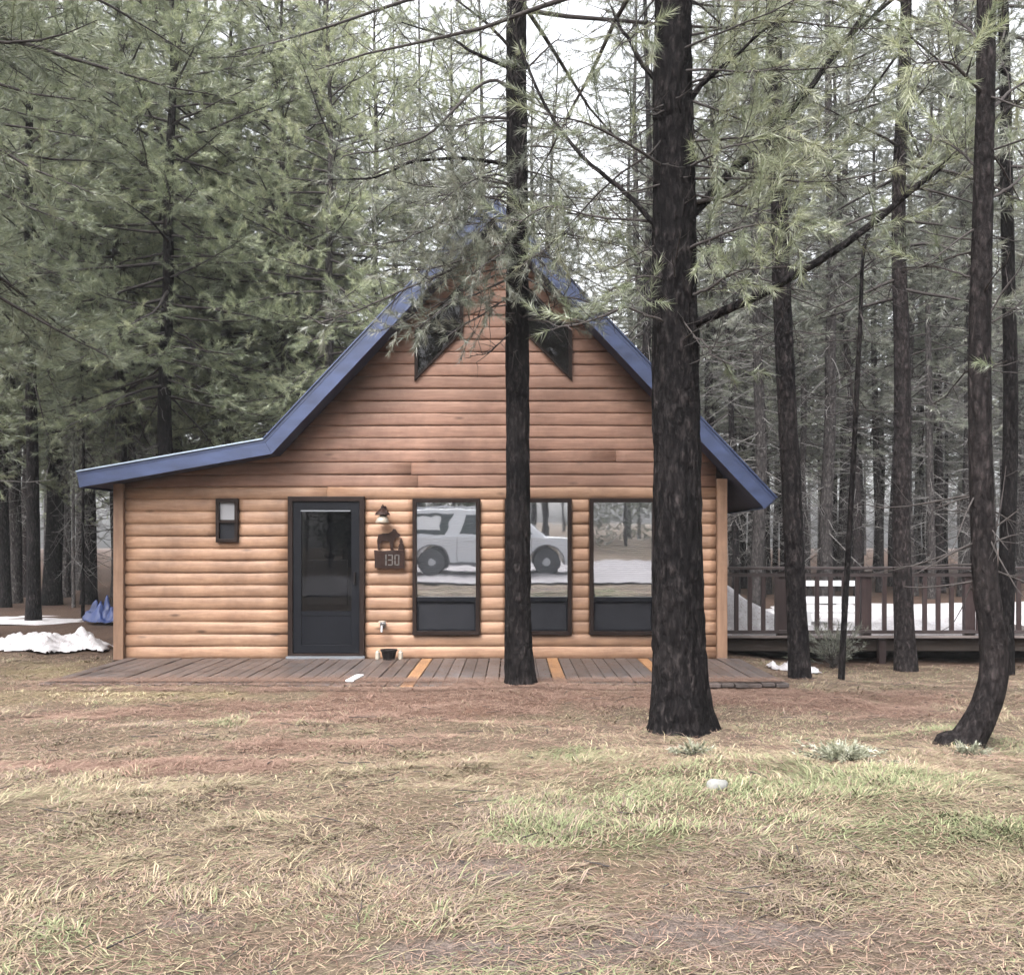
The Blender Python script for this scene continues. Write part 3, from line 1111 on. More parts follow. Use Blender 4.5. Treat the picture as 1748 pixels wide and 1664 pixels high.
# ------------------------------------------------------------------ deck and railing, right of the cabin
DY0, DZ = 13.55, 0.19
dk = empty('wooden_deck', (5.5, DY0, 0), 'raised dark brown deck with baluster railing beside the cabin', 'deck')
DX0, DX1 = XRT + 0.03, 8.3
for q in range(16):
    yy = DY0 + 0.0 + q * 0.145
    MB().box(DX0, DX1, yy, yy + 0.137, DZ - 0.035, DZ).build('deck_board', M['deckfloor'], dk)
MB().box(DX0, DX1, DY0 + 0.14, DY0 + 0.18, DZ - 0.235, DZ - 0.037).build('rim_joist', M['core'], dk)  # set back and coloured dark for the shade below the deck edge
MB().box(DX0, DX1, DY0 + 0.75, DY0 + 0.78, -0.34, DZ - 0.04).build('under_deck_shade', M['black'], dk)  # black sheet added in place of the shaded void under the deck
MB().box(DX0, DX1, DY0 - 0.03, DY0 + 0.11, DZ + 0.955, DZ + 0.995).build('top_rail', M['deckrail'], dk, bevel=0.006)
MB().box(DX0, DX1, DY0 + 0.02, DY0 + 0.06, DZ + 0.85, DZ + 0.90).build('upper_rail', M['deckrail'], dk)
MB().box(DX0, DX1, DY0 + 0.02, DY0 + 0.06, DZ + 0.03, DZ + 0.075).build('bottom_rail', M['deckrail'], dk)
posts = [(1338 - 874) / F * DY0, (1482 - 874) / F * DY0, (1660 - 874) / F * DY0, (1800 - 874) / F * DY0]
bal = MB().box(-0.03, 0.03, 0, 0.036, 0, 0.80).build('baluster', M['deckwood'], dk)
bal.matrix_parent_inverse = Matrix.Translation(dk['_loc']).inverted()
bx = (1258 - 874) / F * DY0
bal.location = (bx, DY0 + 0.022, DZ + 0.07)
first = True
xx = bx + 0.195
while xx < DX1:
    if not any(abs(xx - p) < 0.09 for p in posts):
        c = bal.copy()
        COL.objects.link(c)
        c.location = (xx, DY0 + 0.022, DZ + 0.07)
    xx += 0.195
for p in posts:
    MB().box(p - 0.075, p + 0.075, DY0 + 0.062, DY0 + 0.16, DZ + 0.002, DZ + 0.92).build('rail_post', M['deckwood'], dk, bevel=0.006)
for p in (5.38,):
    MB().box(p - 0.05, p + 0.05, DY0 + 0.055, DY0 + 0.15, gh(p, DY0) - 0.1, DZ - 0.04).build('deck_pier', M['deckwood'], dk)

# white bench on the deck
bn = empty('garden_bench', (4.6, 14.6, DZ), 'white open-backed bench on the deck behind the railing', 'bench')
by = 14.75
xa, xb = (1362 - 874) / F * by, (1469 - 874) / F * by
zt = EYE - (991 - HOR) / F * by
zl = EYE - (1030 - HOR) / F * by
MB().box(xa, xb, by, by + 0.04, zt - 0.085, zt).build('back_rail', M['white'], bn, bevel=0.006)
MB().box(xa, xb, by, by + 0.04, zl, zl + 0.11).build('back_rail', M['white'], bn, bevel=0.006)
for q in (xa + 0.03, xb - 0.03):
    MB().box(q - 0.035, q + 0.035, by + 0.003, by + 0.037, DZ, zt - 0.01).build('back_leg', M['white'], bn, bevel=0.004)
    MB().box(q - 0.03, q + 0.03, by - 0.48, by - 0.43, DZ, zl - 0.12).build('front_leg', M['white'], bn, bevel=0.004)
for q in range(4):
    MB().box(xa, xb, by - 0.48 + q * 0.12, by - 0.48 + q * 0.12 + 0.105, zl - 0.12, zl - 0.09).build('seat_slat', M['white'], bn, bevel=0.004)


# ------------------------------------------------------------------ crumpled sheets
def ux0(u, Y):
    return (u - 874.0) / F * Y


def heap(name, c, rx, ry, h, m, label, cat, seed, fq=1.0):
    n = 46
    u = np.linspace(-1, 1, n)
    U, Vv = np.meshgrid(u, u)
    X = c[0] + U * rx
    Y = c[1] + Vv * ry
    d = np.hypot(U, Vv)
    f = n2(X.ravel(), Y.ravel(), 3.2 * fq / max(rx, 0.3), seed, 2).reshape(U.shape)
    g = np.abs(n2(X.ravel(), Y.ravel(), 6.5 * fq / max(rx, 0.3), seed + 7, 3 if fq == 1 else 2).reshape(U.shape) - 0.5) * 2
    hh = np.clip((1.05 - d + (f - 0.5) * 0.8), 0, 1)
    Z = ground_h(X, Y) + h * (hh ** 0.7) * (0.45 + 0.9 * f) * (0.55 + 0.9 * g) + 0.01
    keep = (1.05 - d + (f - 0.5) * 0.8) > 0.02
    V = np.stack([X.ravel(), Y.ravel(), Z.ravel()], 1)
    i, j = np.meshgrid(np.arange(n - 1), np.arange(n - 1), indexing='ij')
    k = keep[:-1, :-1] & keep[1:, 1:] & keep[1:, :-1] & keep[:-1, 1:]
    Fq = np.stack([i * n + j, i * n + j + 1, (i + 1) * n + j + 1, (i + 1) * n + j], -1)[k]
    used = np.unique(Fq)
    mp = -np.ones(len(V), int)
    mp[used] = np.arange(len(used))
    o = link(bpy.data.objects.new(name, np_mesh(name, V[used], mp[Fq], m, True)))
    s = o.modifiers.new('thickness', 'SOLIDIFY')
    s.thickness = 0.006
    return tag(o, label, cat)


heap('snow_pile', gpt(85, 1106), 0.98, 0.6, 0.30, M['snow'], 'low heap of old snow fallen from the lean-to eave, left of the cabin', 'snow', 51)
heap('snow_patch', gpt(1355, 1146), 0.34, 0.2, 0.13, M['snow'], 'small patch of old snow at the foot of a dark trunk by the deck', 'snow', 61)
heap('blue_tarp', Vector((ux0(176, 18.2), 18.2, 0)), 0.34, 0.34, 0.48, M['tarp'], 'bunched blue tarp beside the left wall of the cabin', 'tarp', 71, 0.42)


# snow that slid off the steep roof on to the deck
def deck_snow():
    nx_, ny_ = 70, 26
    X, Y = np.meshgrid(np.linspace(DX0 + 0.03, DX1 - 0.6, nx_), np.linspace(DY0 + 0.30, DY0 + 2.25, ny_))
    n = n2(X.ravel(), Y.ravel(), 1.5, 13, 3).reshape(X.shape)
    e = np.minimum(sm(0, 0.3, Y - DY0 - 0.30), sm(0, 0.3, DY0 + 2.25 - Y)) * sm(0, 0.5, DX1 - 0.6 - X)
    Z = DZ + 0.004 + e * (0.05 + 0.62 * np.exp(-((X - DX0) / 0.75) ** 1.6) * (0.6 + 0.8 * n) + 0.22 * np.clip(n - 0.42, 0, 1) * 2)
    V = np.stack([X.ravel(), Y.ravel(), Z.ravel()], 1)
    V2 = V.copy()
    V2[:, 2] = DZ + 0.002
    i, j = np.meshgrid(np.arange(ny_ - 1), np.arange(nx_ - 1), indexing='ij')
    Fq = np.stack([i * nx_ + j, i * nx_ + j + 1, (i + 1) * nx_ + j + 1, (i + 1) * nx_ + j], -1).reshape(-1, 4)
    o = link(bpy.data.objects.new('snow_cover', np_mesh('snow_cover', V, Fq, M['snow'], True)))
    tag(o, 'old snow lying on the deck, piled highest against the cabin', 'snow')


deck_snow()

# ------------------------------------------------------------------ pine generators
def needles(P, D, Lt, rng, per, nl, nw, tint):
    """P,D (T,3) tuft base and axis, Lt tuft length -> V,F,tint"""
    T = len(P)
    D = D / (np.linalg.norm(D, axis=1, keepdims=True) + 1e-9)
    ref = np.where(np.abs(D[:, 2:3]) < 0.9, np.array([[0, 0, 1.0]]), np.array([[1.0, 0, 0]]))
    S = np.cross(D, ref)
    S /= np.linalg.norm(S, axis=1, keepdims=True)
    U = np.cross(D, S)
    n = T * per
    ti = np.repeat(np.arange(T), per)
    a = rng.random(n) * 2 * np.pi
    s = rng.random(n)
    ph = np.radians(22 + 45 * rng.random(n)) * (1 - 0.35 * s)
    rad = np.cos(a)[:, None] * S[ti] + np.sin(a)[:, None] * U[ti]
    d = D[ti] * np.cos(ph)[:, None] + rad * np.sin(ph)[:, None]
    d[:, 2] -= 0.12
    d /= np.linalg.norm(d, axis=1, keepdims=True)
    b = P[ti] + D[ti] * (s * (Lt[ti] if not np.isscalar(Lt) else Lt))[:, None]
    L = nl * (0.7 + 0.6 * rng.random(n))
    wv = np.cross(d, rng.normal(size=(n, 3)))
    wv /= np.linalg.norm(wv, axis=1, keepdims=True) + 1e-9
    w = nw * (0.7 + 0.6 * rng.random(n))[:, None]
    V = np.empty((n, 3, 3))
    V[:, 0] = b - wv * w / 2
    V[:, 1] = b + wv * w / 2
    V[:, 2] = b + d * L[:, None]
    tt = np.clip(tint[ti] + rng.normal(0, 0.10, n), 0, 1)
    return V.reshape(-1, 3), np.arange(n * 3).reshape(-1, 3), np.repeat(tt, 3)


class Wood:
    def __init__(self):
        self.V = []
        self.F = []
        self.n = 0

    def add(self, P, rad, n=4):
        V, Fq = tube_np(P, rad, n)
        self.V.append(V)
        self.F.append(Fq + self.n)
        self.n += len(V)

    def mesh(self, name, m):
        return np_mesh(name, np.concatenate(self.V), np.concatenate(self.F), m, True)


def unit(v):
    return v / (np.linalg.norm(v) + 1e-9)


def dress(P, rng, wd, tufts, twig_per_m=10, tl=0.42, start=0.25, live=1.0, tuft_step=0.11, sub_r=0.006, tint=0.5, droop=0.0, flat=0.5, tipw=1.0):
    """side twigs (and needle tufts) along branch polyline P"""
    seg = np.linalg.norm(np.diff(P, axis=0), axis=1)
    cum = np.concatenate([[0], np.cumsum(seg)])
    L = cum[-1]
    nt_ = max(2, int(L * (1 - start) * twig_per_m))
    for q in range(nt_):
        s = (start + (1 - start) * (q + rng.random()) / nt_) * L
        i = min(np.searchsorted(cum, s) - 1, len(P) - 2)
        i = max(i, 0)
        f = (s - cum[i]) / (seg[i] + 1e-9)
        p = P[i] * (1 - f) + P[i + 1] * f
        d = unit(P[i + 1] - P[i])
        side = unit(np.cross(d, [0, 0, 1.0]) + 1e-6)
        up = np.cross(side, d)
        sg = 1 if rng.random() < 0.5 else -1
        ang = rng.normal(0, flat)
        perp = side * sg * math.cos(ang) + up * math.sin(ang)
        dd = unit(d * rng.uniform(0.35, 0.95) + perp * rng.uniform(0.6, 1.0))
        ln = tl * rng.uniform(0.45, 1.25) * (1.15 - 0.55 * s / L)
        m = 4
        pts = [p]
        cur = dd
        for k in range(m - 1):
            cur = unit(cur + rng.normal(0, 0.16, 3) + np.array([0, 0, 0.10 - droop]))
            pts.append(pts[-1] + cur * ln / (m - 1))
        pts = np.array(pts)
        wd.add(pts, np.linspace(sub_r, sub_r * 0.45, m), 3)
        if rng.random() < live:
            t0 = rng.uniform(0.15, 0.45) * ln
            tv = tint + rng.normal(0, 0.16)
            ss = t0
            while ss < ln:
                k = min(int(ss / ln * (m - 1)), m - 2)
                f2 = ss / ln * (m - 1) - k
                tufts.append((pts[k] * (1 - f2) + pts[k + 1] * f2, pts[k + 1] - pts[k], tv))
                ss += tuft_step * rng.uniform(0.8, 1.2)
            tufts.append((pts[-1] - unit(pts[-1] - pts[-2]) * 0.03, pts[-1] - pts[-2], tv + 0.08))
    if live > 0.3:
        tufts.append((P[-1], P[-1] - P[-2], tint + 0.1))


def branch_path(p, az, el, L, rng, sag, m=7):
    d = np.array([math.sin(az) * math.cos(el), math.cos(az) * math.cos(el), math.sin(el)])
    pts = [np.array(p, float)]
    for k in range(m - 1):
        t = k / (m - 2)
        d = unit(d + rng.normal(0, 0.07, 3) + np.array([0, 0, -sag * (1 - 1.7 * t)]))
        pts.append(pts[-1] + d * L / (m - 1))
    return np.array(pts)


def trunk_mesh(name, P, rad, m, nside=12, rough=0.05, seed=0, flare=0.0):
    T, S, U = frames(P)
    a = np.arange(nside) * 2 * np.pi / nside
    zz = P[:, 2]
    A = np.repeat(a[None], len(P), 0)
    Zz = np.repeat(zz[:, None], nside, 1)
    q = np.stack([np.cos(A).ravel() * 2.2 + 11, np.sin(A).ravel() * 2.2 + 5, Zz.ravel() * 1.1], 1)
    q2 = np.stack([np.cos(A).ravel() * 6 + 1, np.sin(A).ravel() * 6, Zz.ravel() * 4.5], 1)
    n1 = vnoise(q, seed).reshape(A.shape) - 0.5
    nn = vnoise(q2, seed + 3).reshape(A.shape) - 0.5
    n3 = vnoise(q2 * np.array([3, 3, 2.2]), seed + 5).reshape(A.shape) - 0.5
    n4 = vnoise(q2 * np.array([2.2, 2.2, 0.8]) + 40, seed + 6).reshape(A.shape)
    ridge = 1 - np.abs(n4 * 2 - 1) * 2
    r = rad[:, None] * (1 + rough * 1.2 * n1 + rough * 1.3 * nn + rough * 1.1 * n3 - (rough * 0.9 * np.clip(ridge, 0, 1) if nside > 20 else 0))
    if flare:
        hgt = Zz - zz.min()
        r = r * (1 + flare * np.exp(-hgt / 0.20) * (0.65 + 0.8 * np.abs(np.sin(A * 2.5 + seed))))
    V = P[:, None] + r[..., None] * (np.cos(A)[..., None] * S[:, None] + np.sin(A)[..., None] * U[:, None])
    i, k = np.meshgrid(np.arange(len(P) - 1), np.arange(nside), indexing='ij')
    k2 = (k + 1) % nside
    Fq = np.stack([i * nside + k, i * nside + k2, (i + 1) * nside + k2, (i + 1) * nside + k], -1).reshape(-1, 4)
    return np_mesh(name, V.reshape(-1, 3), Fq, m, True)


def make_needles(tufts, rng, per, nl, nw, tl, m, name='needles'):
    P = np.array([t[0] for t in tufts])
    D = np.array([t[1] for t in tufts])
    tint = np.clip(np.array([t[2] for t in tufts]), 0, 1)
    V, Fn, tt = needles(P, D, tl, rng, per, nl, nw, tint)
    return np_mesh(name, V, Fn, m, False, tint=tt)


def stand_tree(seed, H, r0, z_live, n_live, n_dead, Lmax, per, nl, nw, m_bark, m_needle, tint, twig_per_m=9, wig=0.06, dead_z=1.2, dead_L=1.1, live_frac=0.85, tl=0.42):
    rng = np.random.default_rng(seed)
    zs = np.linspace(-0.25, H, 26)
    ph = rng.random(4) * 6.28
    P = np.stack([wig * np.sin(zs * 0.45 + ph[0]) + wig * 0.4 * np.sin(zs * 1.3 + ph[1]), wig * np.sin(zs * 0.4 + ph[2]), zs], 1)
    P[:, :2] -= P[0, :2]
    rad = r0 * (1 - 0.88 * np.clip(zs / H, 0, 1) ** 1.1) * (1 + 0.35 * np.exp(-np.clip(zs, 0, 9) / 0.25))
    tm = trunk_mesh('trunk', P, rad, m_bark, 10, 0.06, seed)

    def at(z):
        return np.array([np.interp(z, zs, P[:, 0]), np.interp(z, zs, P[:, 1]), z])
    wd = Wood()
    tufts = []
    azg = rng.random() * 6.28
    for q in range(n_live):
        t = (q + rng.random()) / n_live
        z = z_live + (H * 0.985 - z_live) * t
        azg += 2.4 + rng.normal(0, 0.4)
        L = Lmax * (0.55 + 0.45 * math.sin(min(t * 2.6 + 0.5, 3.0))) * (1 - t) ** 0.45 * rng.uniform(0.65, 1.15) + 0.25
        el = R(-18 + 60 * t + rng.normal(0, 10))
        bp = branch_path(at(z), azg, el, L, rng, 0.10)
        wd.add(bp, np.linspace(0.010 + 0.009 * L, 0.005, len(bp)), 4)
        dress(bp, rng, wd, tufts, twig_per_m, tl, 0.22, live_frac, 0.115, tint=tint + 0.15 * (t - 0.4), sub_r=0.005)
    wd2 = Wood()
    dummy = []
    for q in range(n_dead):
        z = dead_z + (z_live + 1.5 - dead_z) * rng.random() ** 0.75
        L = dead_L * rng.uniform(0.3, 1.3)
        bp = branch_path(at(z), rng.random() * 6.28, R(rng.normal(-2, 22)), L, rng, 0.16, 6)
        wd2.add(bp, np.linspace(0.011, 0.004, len(bp)), 3)
        dress(bp, rng, wd2, dummy, 6, 0.34, 0.3, 0.0, sub_r=0.0045, flat=1.0)
    lm = wd.mesh('branches', M['limb'])
    dm = wd2.mesh('dead_twigs', M['twig']) if n_dead else None
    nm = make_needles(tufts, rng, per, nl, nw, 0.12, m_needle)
    return tm, lm, dm, nm


def place_tree(meshes, loc, rz, sc, label, name='pine_tree', group=None, lean=(0, 0), cat='tree', bark_mat=None):
    e = bpy.data.objects.new(name, None)
    COL.objects.link(e)
    e.location = loc
    e.rotation_euler = (lean[0], lean[1], rz)
    e.scale = (sc[0], sc[0], sc[1])
    tag(e, label, cat, group)
    tm, lm, dm, nm = meshes
    parts = []
    tr = bpy.data.objects.new('trunk', tm)
    COL.objects.link(tr)
    tr.parent = e
    if bark_mat is not None:
        tr.material_slots[0].link = 'OBJECT'
        tr.material_slots[0].material = bark_mat
    cr = None
    if nm is not None:
        cr = bpy.data.objects.new('crown', nm)
        COL.objects.link(cr)
        cr.parent = e
    for nme, mm, par in (('branches', lm, cr or e), ('dead_twigs', dm, tr)):
        if mm is None:
            continue
        b = bpy.data.objects.new(nme, mm)
        COL.objects.link(b)
        b.parent = par
        tag(b, kind='stuff')
    return e


#            seed  H   r0  zlive nl  nd  Lmax per nl    nw
BUSHY = [stand_tree(101, 15.5, 0.17, 4.6, 132, 24, 3.3, 25, 0.115, 0.0070, M['barkfar'], M['needle'], 0.52, 13, tl=0.55),
         stand_tree(102, 14.0, 0.15, 3.2, 104, 20, 3.0, 25, 0.115, 0.0070, M['barkfar'], M['needle'], 0.62, 13, tl=0.55),
         stand_tree(103, 17.0, 0.19, 5.2, 126, 30, 3.0, 25, 0.115, 0.0070, M['barkfar'], M['needle'], 0.44, 13, tl=0.55)]
SLIM = [stand_tree(201, 19.0, 0.145, 6.5, 74, 74, 2.0, 18, 0.12, 0.0095, M['barkfar'], M['needlegrey'], 0.5, 10, dead_L=1.3, tl=0.5),
        stand_tree(202, 17.5, 0.115, 5.0, 74, 80, 1.9, 18, 0.12, 0.0095, M['barkfar'], M['needlegrey'], 0.55, 10, dead_L=1.7, tl=0.5),
        stand_tree(203, 21.0, 0.165, 8.0, 74, 80, 2.1, 18, 0.12, 0.0095, M['barkfar'], M['needlegrey'], 0.40, 10, dead_L=1.6, tl=0.5),
        stand_tree(204, 14.0, 0.085, 4.0, 60, 68, 1.6, 18, 0.11, 0.0095, M['barkfar'], M['needlegrey'], 0.6, 10, dead_L=1.4, tl=0.45)]

placed = []


def put(kind, k, X, Y, label, sc=(1, 1), group=None, lean=(0, 0), bark_mat=None, name='pine_tree', twigs=True):
    placed.append((X, Y))
    rz = random.Random(int(X * 977 + Y * 131)).random() * 6.28
    ms = kind[k] if twigs else (kind[k][0], kind[k][1], None, kind[k][3])
    return place_tree(ms, (X, Y, gh(X, Y)), rz, sc, label, name, group, lean, 'tree', bark_mat)


def ux(u, Y):
    return (u - 874.0) / F * Y


# --- single pines that can be picked out
put(BUSHY, 0, ux(290, 19.5), 19.5, 'thick dark pine with low green boughs standing over the lean-to roof', (1.05, 1.0), bark_mat=M['bark'])
put(BUSHY, 0, -6.7, 10.6, 'leafy pine at the left edge whose boughs reach in over the yard', (1.0, 1.0), bark_mat=M['bark'])
put(BUSHY, 2, -9.6, 15.5, 'tall green pine behind the snow heap at the left edge', (1.0, 1.0))
put(BUSHY, 0, ux(480, 21.5), 21.5, 'green pine rising behind the bend between lean-to and steep roof', (0.95, 1.0))
put(BUSHY, 1, ux(640, 23.5), 23.5, 'pale green pine rising behind the left slope of the steep roof', (1.05, 1.1))
put(BUSHY, 0, ux(205, 21.8), 21.8, 'broad green pine beyond the lane behind the left corner of the cabin', (1.0, 1.1))
put(BUSHY, 1, ux(560, 20.2), 20.2, 'green pine right behind the cabin, half hidden by the steep left slope', (0.9, 1.0))
put(BUSHY, 1, ux(395, 22.5), 22.5, 'bushy pine further back above the lean-to roof', (1.1, 1.1))
put(BUSHY, 2, ux(57, 19.2), 19.2, 'dark bare trunk standing in front of the snowy lane, left of the cabin', (0.72, 1.0), bark_mat=M['bark'])
put(BUSHY, 2, ux(88, 24.5), 24.5, 'wide dark trunk just beyond the snowy lane, left of the cabin', (1.25, 1), bark_mat=M['bark'])
put(BUSHY, 0, ux(152, 24.8), 24.8, 'dark trunk beyond the lane close to the corner of the cabin', (1.2, 1), bark_mat=M['bark'])
put(SLIM, 1, ux(108, 28), 28.0, 'pale grey trunk among the dark trunks left of the cabin', (1.6, 1), bark_mat=M['barkpale'])
put(SLIM, 3, ux(126, 23.4), 23.4, 'very thin pale stem between dark trunks left of the cabin', (0.5, 0.9), bark_mat=M['barkpale'])
put(SLIM, 3, ux(141, 20.4), 20.4, 'very thin dark stem at the near edge of the lane, left of the cabin', (0.42, 0.9), bark_mat=M['bark'])
put(SLIM, 1, ux(1548, 12.6), 12.6, 'straight grey trunk right in front of the deck railing', (1.12, 1), bark_mat=M['barkgrey'], twigs=False)
put(SLIM, 0, ux(1714, 12.4), 12.4, 'dark straight trunk behind the bent trunk at the right edge', (0.72, 1), bark_mat=M['bark'], twigs=False)
put(SLIM, 2, ux(1412, 24), 24.0, 'dark trunk beyond the deck, above the white bench', (1.1, 1))
put(SLIM, 1, ux(1590, 27), 27.0, 'slender trunk beyond the deck, right of the grey trunk', (1.1, 1))
put(SLIM, 0, ux(1290, 22), 22.0, 'dark trunk close behind the right eave of the cabin', (1.1, 1))
put(BUSHY, 1, ux(770, 25.5), 25.5, 'pale pine whose top shows left of the slim trunk above the ridge', (0.95, 1.15))
put(SLIM, 1, ux(716, 29), 29.0, 'slender pine seen through the sky gap above the left roof slope', (1.0, 1.15))
put(SLIM, 0, ux(822, 31), 31.0, 'slender pine close left of the slim trunk, above the ridge', (1.0, 1.15))
put(SLIM, 3, ux(668, 24.5), 24.5, 'thin straight stem crossing the sky above the left roof slope', (0.9, 1.2))

# --- the stand behind
prng = random.Random(77)
GL = 'slender pine of the crowded stand left of the cabin'
GM = 'pine of the stand rising behind the cabin roof'
GR = 'slender grey pine of the crowded stand beyond the deck'
tries = 0
count = 0
while count < 150 and tries < 9000:
    tries += 1
    Y = 20.5 + 32 * prng.random() ** 0.8
    half = 0.60 * Y
    X = prng.uniform(-half, half)
    u = 874 + X / Y * F
    if -6 < X < 3.6 and Y < 19.5:
        continue
    if 18 < Y < 21.3 and X < -3:
        continue
    if X > 2.5 and Y < 25.5:
        continue
    # the gap of open sky right of the ridge
    if 930 < u < 1110 and prng.random() < 0.93:
        continue
    if u < 460 and Y > 28 and prng.random() < 0.7:
        continue
    if 560 < u < 930 and prng.random() < 0.8:
        continue
    mind = 0.9 + 0.012 * Y
    if any((X - a) ** 2 + (Y - b) ** 2 < mind * mind for a, b in placed):
        continue
    k = prng.randrange(4)
    zone, grp = ('left of the cabin', 'pines of the stand left of the cabin') if u < 460 else ('behind the cabin roof', 'pines of the stand behind the roof') if u < 1200 else ('beyond the deck', 'pines of the stand beyond the deck')
    s = prng.uniform(0.85, 1.25)
    bm = prng.choice([None, None, None, M['bark'], M['barkgrey']])
    shade = 'brown' if bm is None else 'dark' if bm is M['bark'] else 'grey'
    deep = 'at the front of' if Y < 29 else 'in the middle of' if Y < 39 else 'deep in'
    if u < 460 and prng.random() < 0.4:
        put(BUSHY, prng.randrange(3), X, Y, f'bushy pine, {shade} trunk, {deep} the stand {zone}', (0.9, prng.uniform(0.95, 1.2)), grp, bark_mat=bm)
    else:
        build = 'thin' if k == 3 or (k == 1 and s < 1.05) else 'sturdy' if s > 1.1 else 'slim'
        put(SLIM, k, X, Y, f'{build} pine, {shade} trunk, {deep} the stand {zone}', (s, prng.uniform(0.85, 1.15)), grp, (prng.gauss(0, 0.018), prng.gauss(0, 0.018)), bm)
    count += 1


# --- far forest all round, one mass
def far_forest():
    rng = np.random.default_rng(9)
    zs = np.array([-0.5, 2, 6, 11, 17])
    Vt, Ft = tube_np(np.stack([0 * zs, 0 * zs, zs], 1), 0.17 * (1 - 0.75 * np.clip(zs, 0, 17) / 17), 5)
    n = 1150
    t = rng.random(n)
    z = 6.5 + 11 * t
    rr_ = (0.35 + 1.5 * (1 - t) ** 0.7) * np.sqrt(rng.random(n))
    a = rng.random(n) * 6.28
    c = np.stack([np.cos(a) * rr_, np.sin(a) * rr_, z], 1)
    d = rng.normal(size=(n, 3)) * np.array([1, 1, 0.6])
    d /= np.linalg.norm(d, axis=1, keepdims=True)
    e = np.cross(d, rng.normal(size=(n, 3)))
    e /= np.linalg.norm(e, axis=1, keepdims=True)
    L = 0.28 + 0.3 * rng.random(n)[:, None]
    Vl = np.stack([c - d * L / 2 - e * 0.07, c - d * L / 2 + e * 0.07, c + d * L / 2], 1).reshape(-1, 3)
    nt_, nd_ = len(Vt), 0
    Vs, Fq, Ftri, tint, mi = [], [], [], [], []
    off = 0
    count = 0
    pts = []
    while count < 330:
        ang = rng.random() * 6.283
        r = 54 + 34 * rng.random()
        if count >= 210:
            ang = math.pi + rng.uniform(-0.9, 0.9)
            r = 30 + 24 * rng.random()
        X, Y = r * math.sin(ang), 6 + r * math.cos(ang)
        u = 874 + X / max(Y, 1) * F
        if Y > 0 and 940 < u < 1100:
            continue
        s = rng.uniform(0.8, 1.25)
        g = gh(X, Y) - (5.2 if count >= 210 else 0)
        ca, sa = math.cos(ang * 7), math.sin(ang * 7)
        A = np.vstack([Vt, Vl])
        B = np.stack([A[:, 0] * ca - A[:, 1] * sa, A[:, 0] * sa + A[:, 1] * ca, A[:, 2]], 1) * s + np.array([X, Y, g])
        Vs.append(B)
        Fq.append(Ft + off)
        Ftri.append(np.arange(n * 3).reshape(-1, 3) + nt_ + off)
        tint.append(np.concatenate([np.zeros(nt_), np.repeat(np.clip(0.35 + rng.normal(0, 0.2, n), 0, 1), 3)]))
        off += len(A)
        count += 1
    me = np_mesh('far_forest', np.concatenate(Vs), [np.concatenate(Fq), np.concatenate(Ftri)], [M['barkfar'], M['needlegrey']], False, tint=np.concatenate(tint))
    nq = sum(len(f) for f in Fq)
    idx = np.zeros(len(me.polygons), np.int32)
    idx[nq:] = 1
    me.polygons.foreach_set('material_index', idx)
    o = link(bpy.data.objects.new('far_forest', me))
    tag(o, 'grey far-off pine wood closing the view behind the stand', 'forest', kind='stuff')


far_forest()


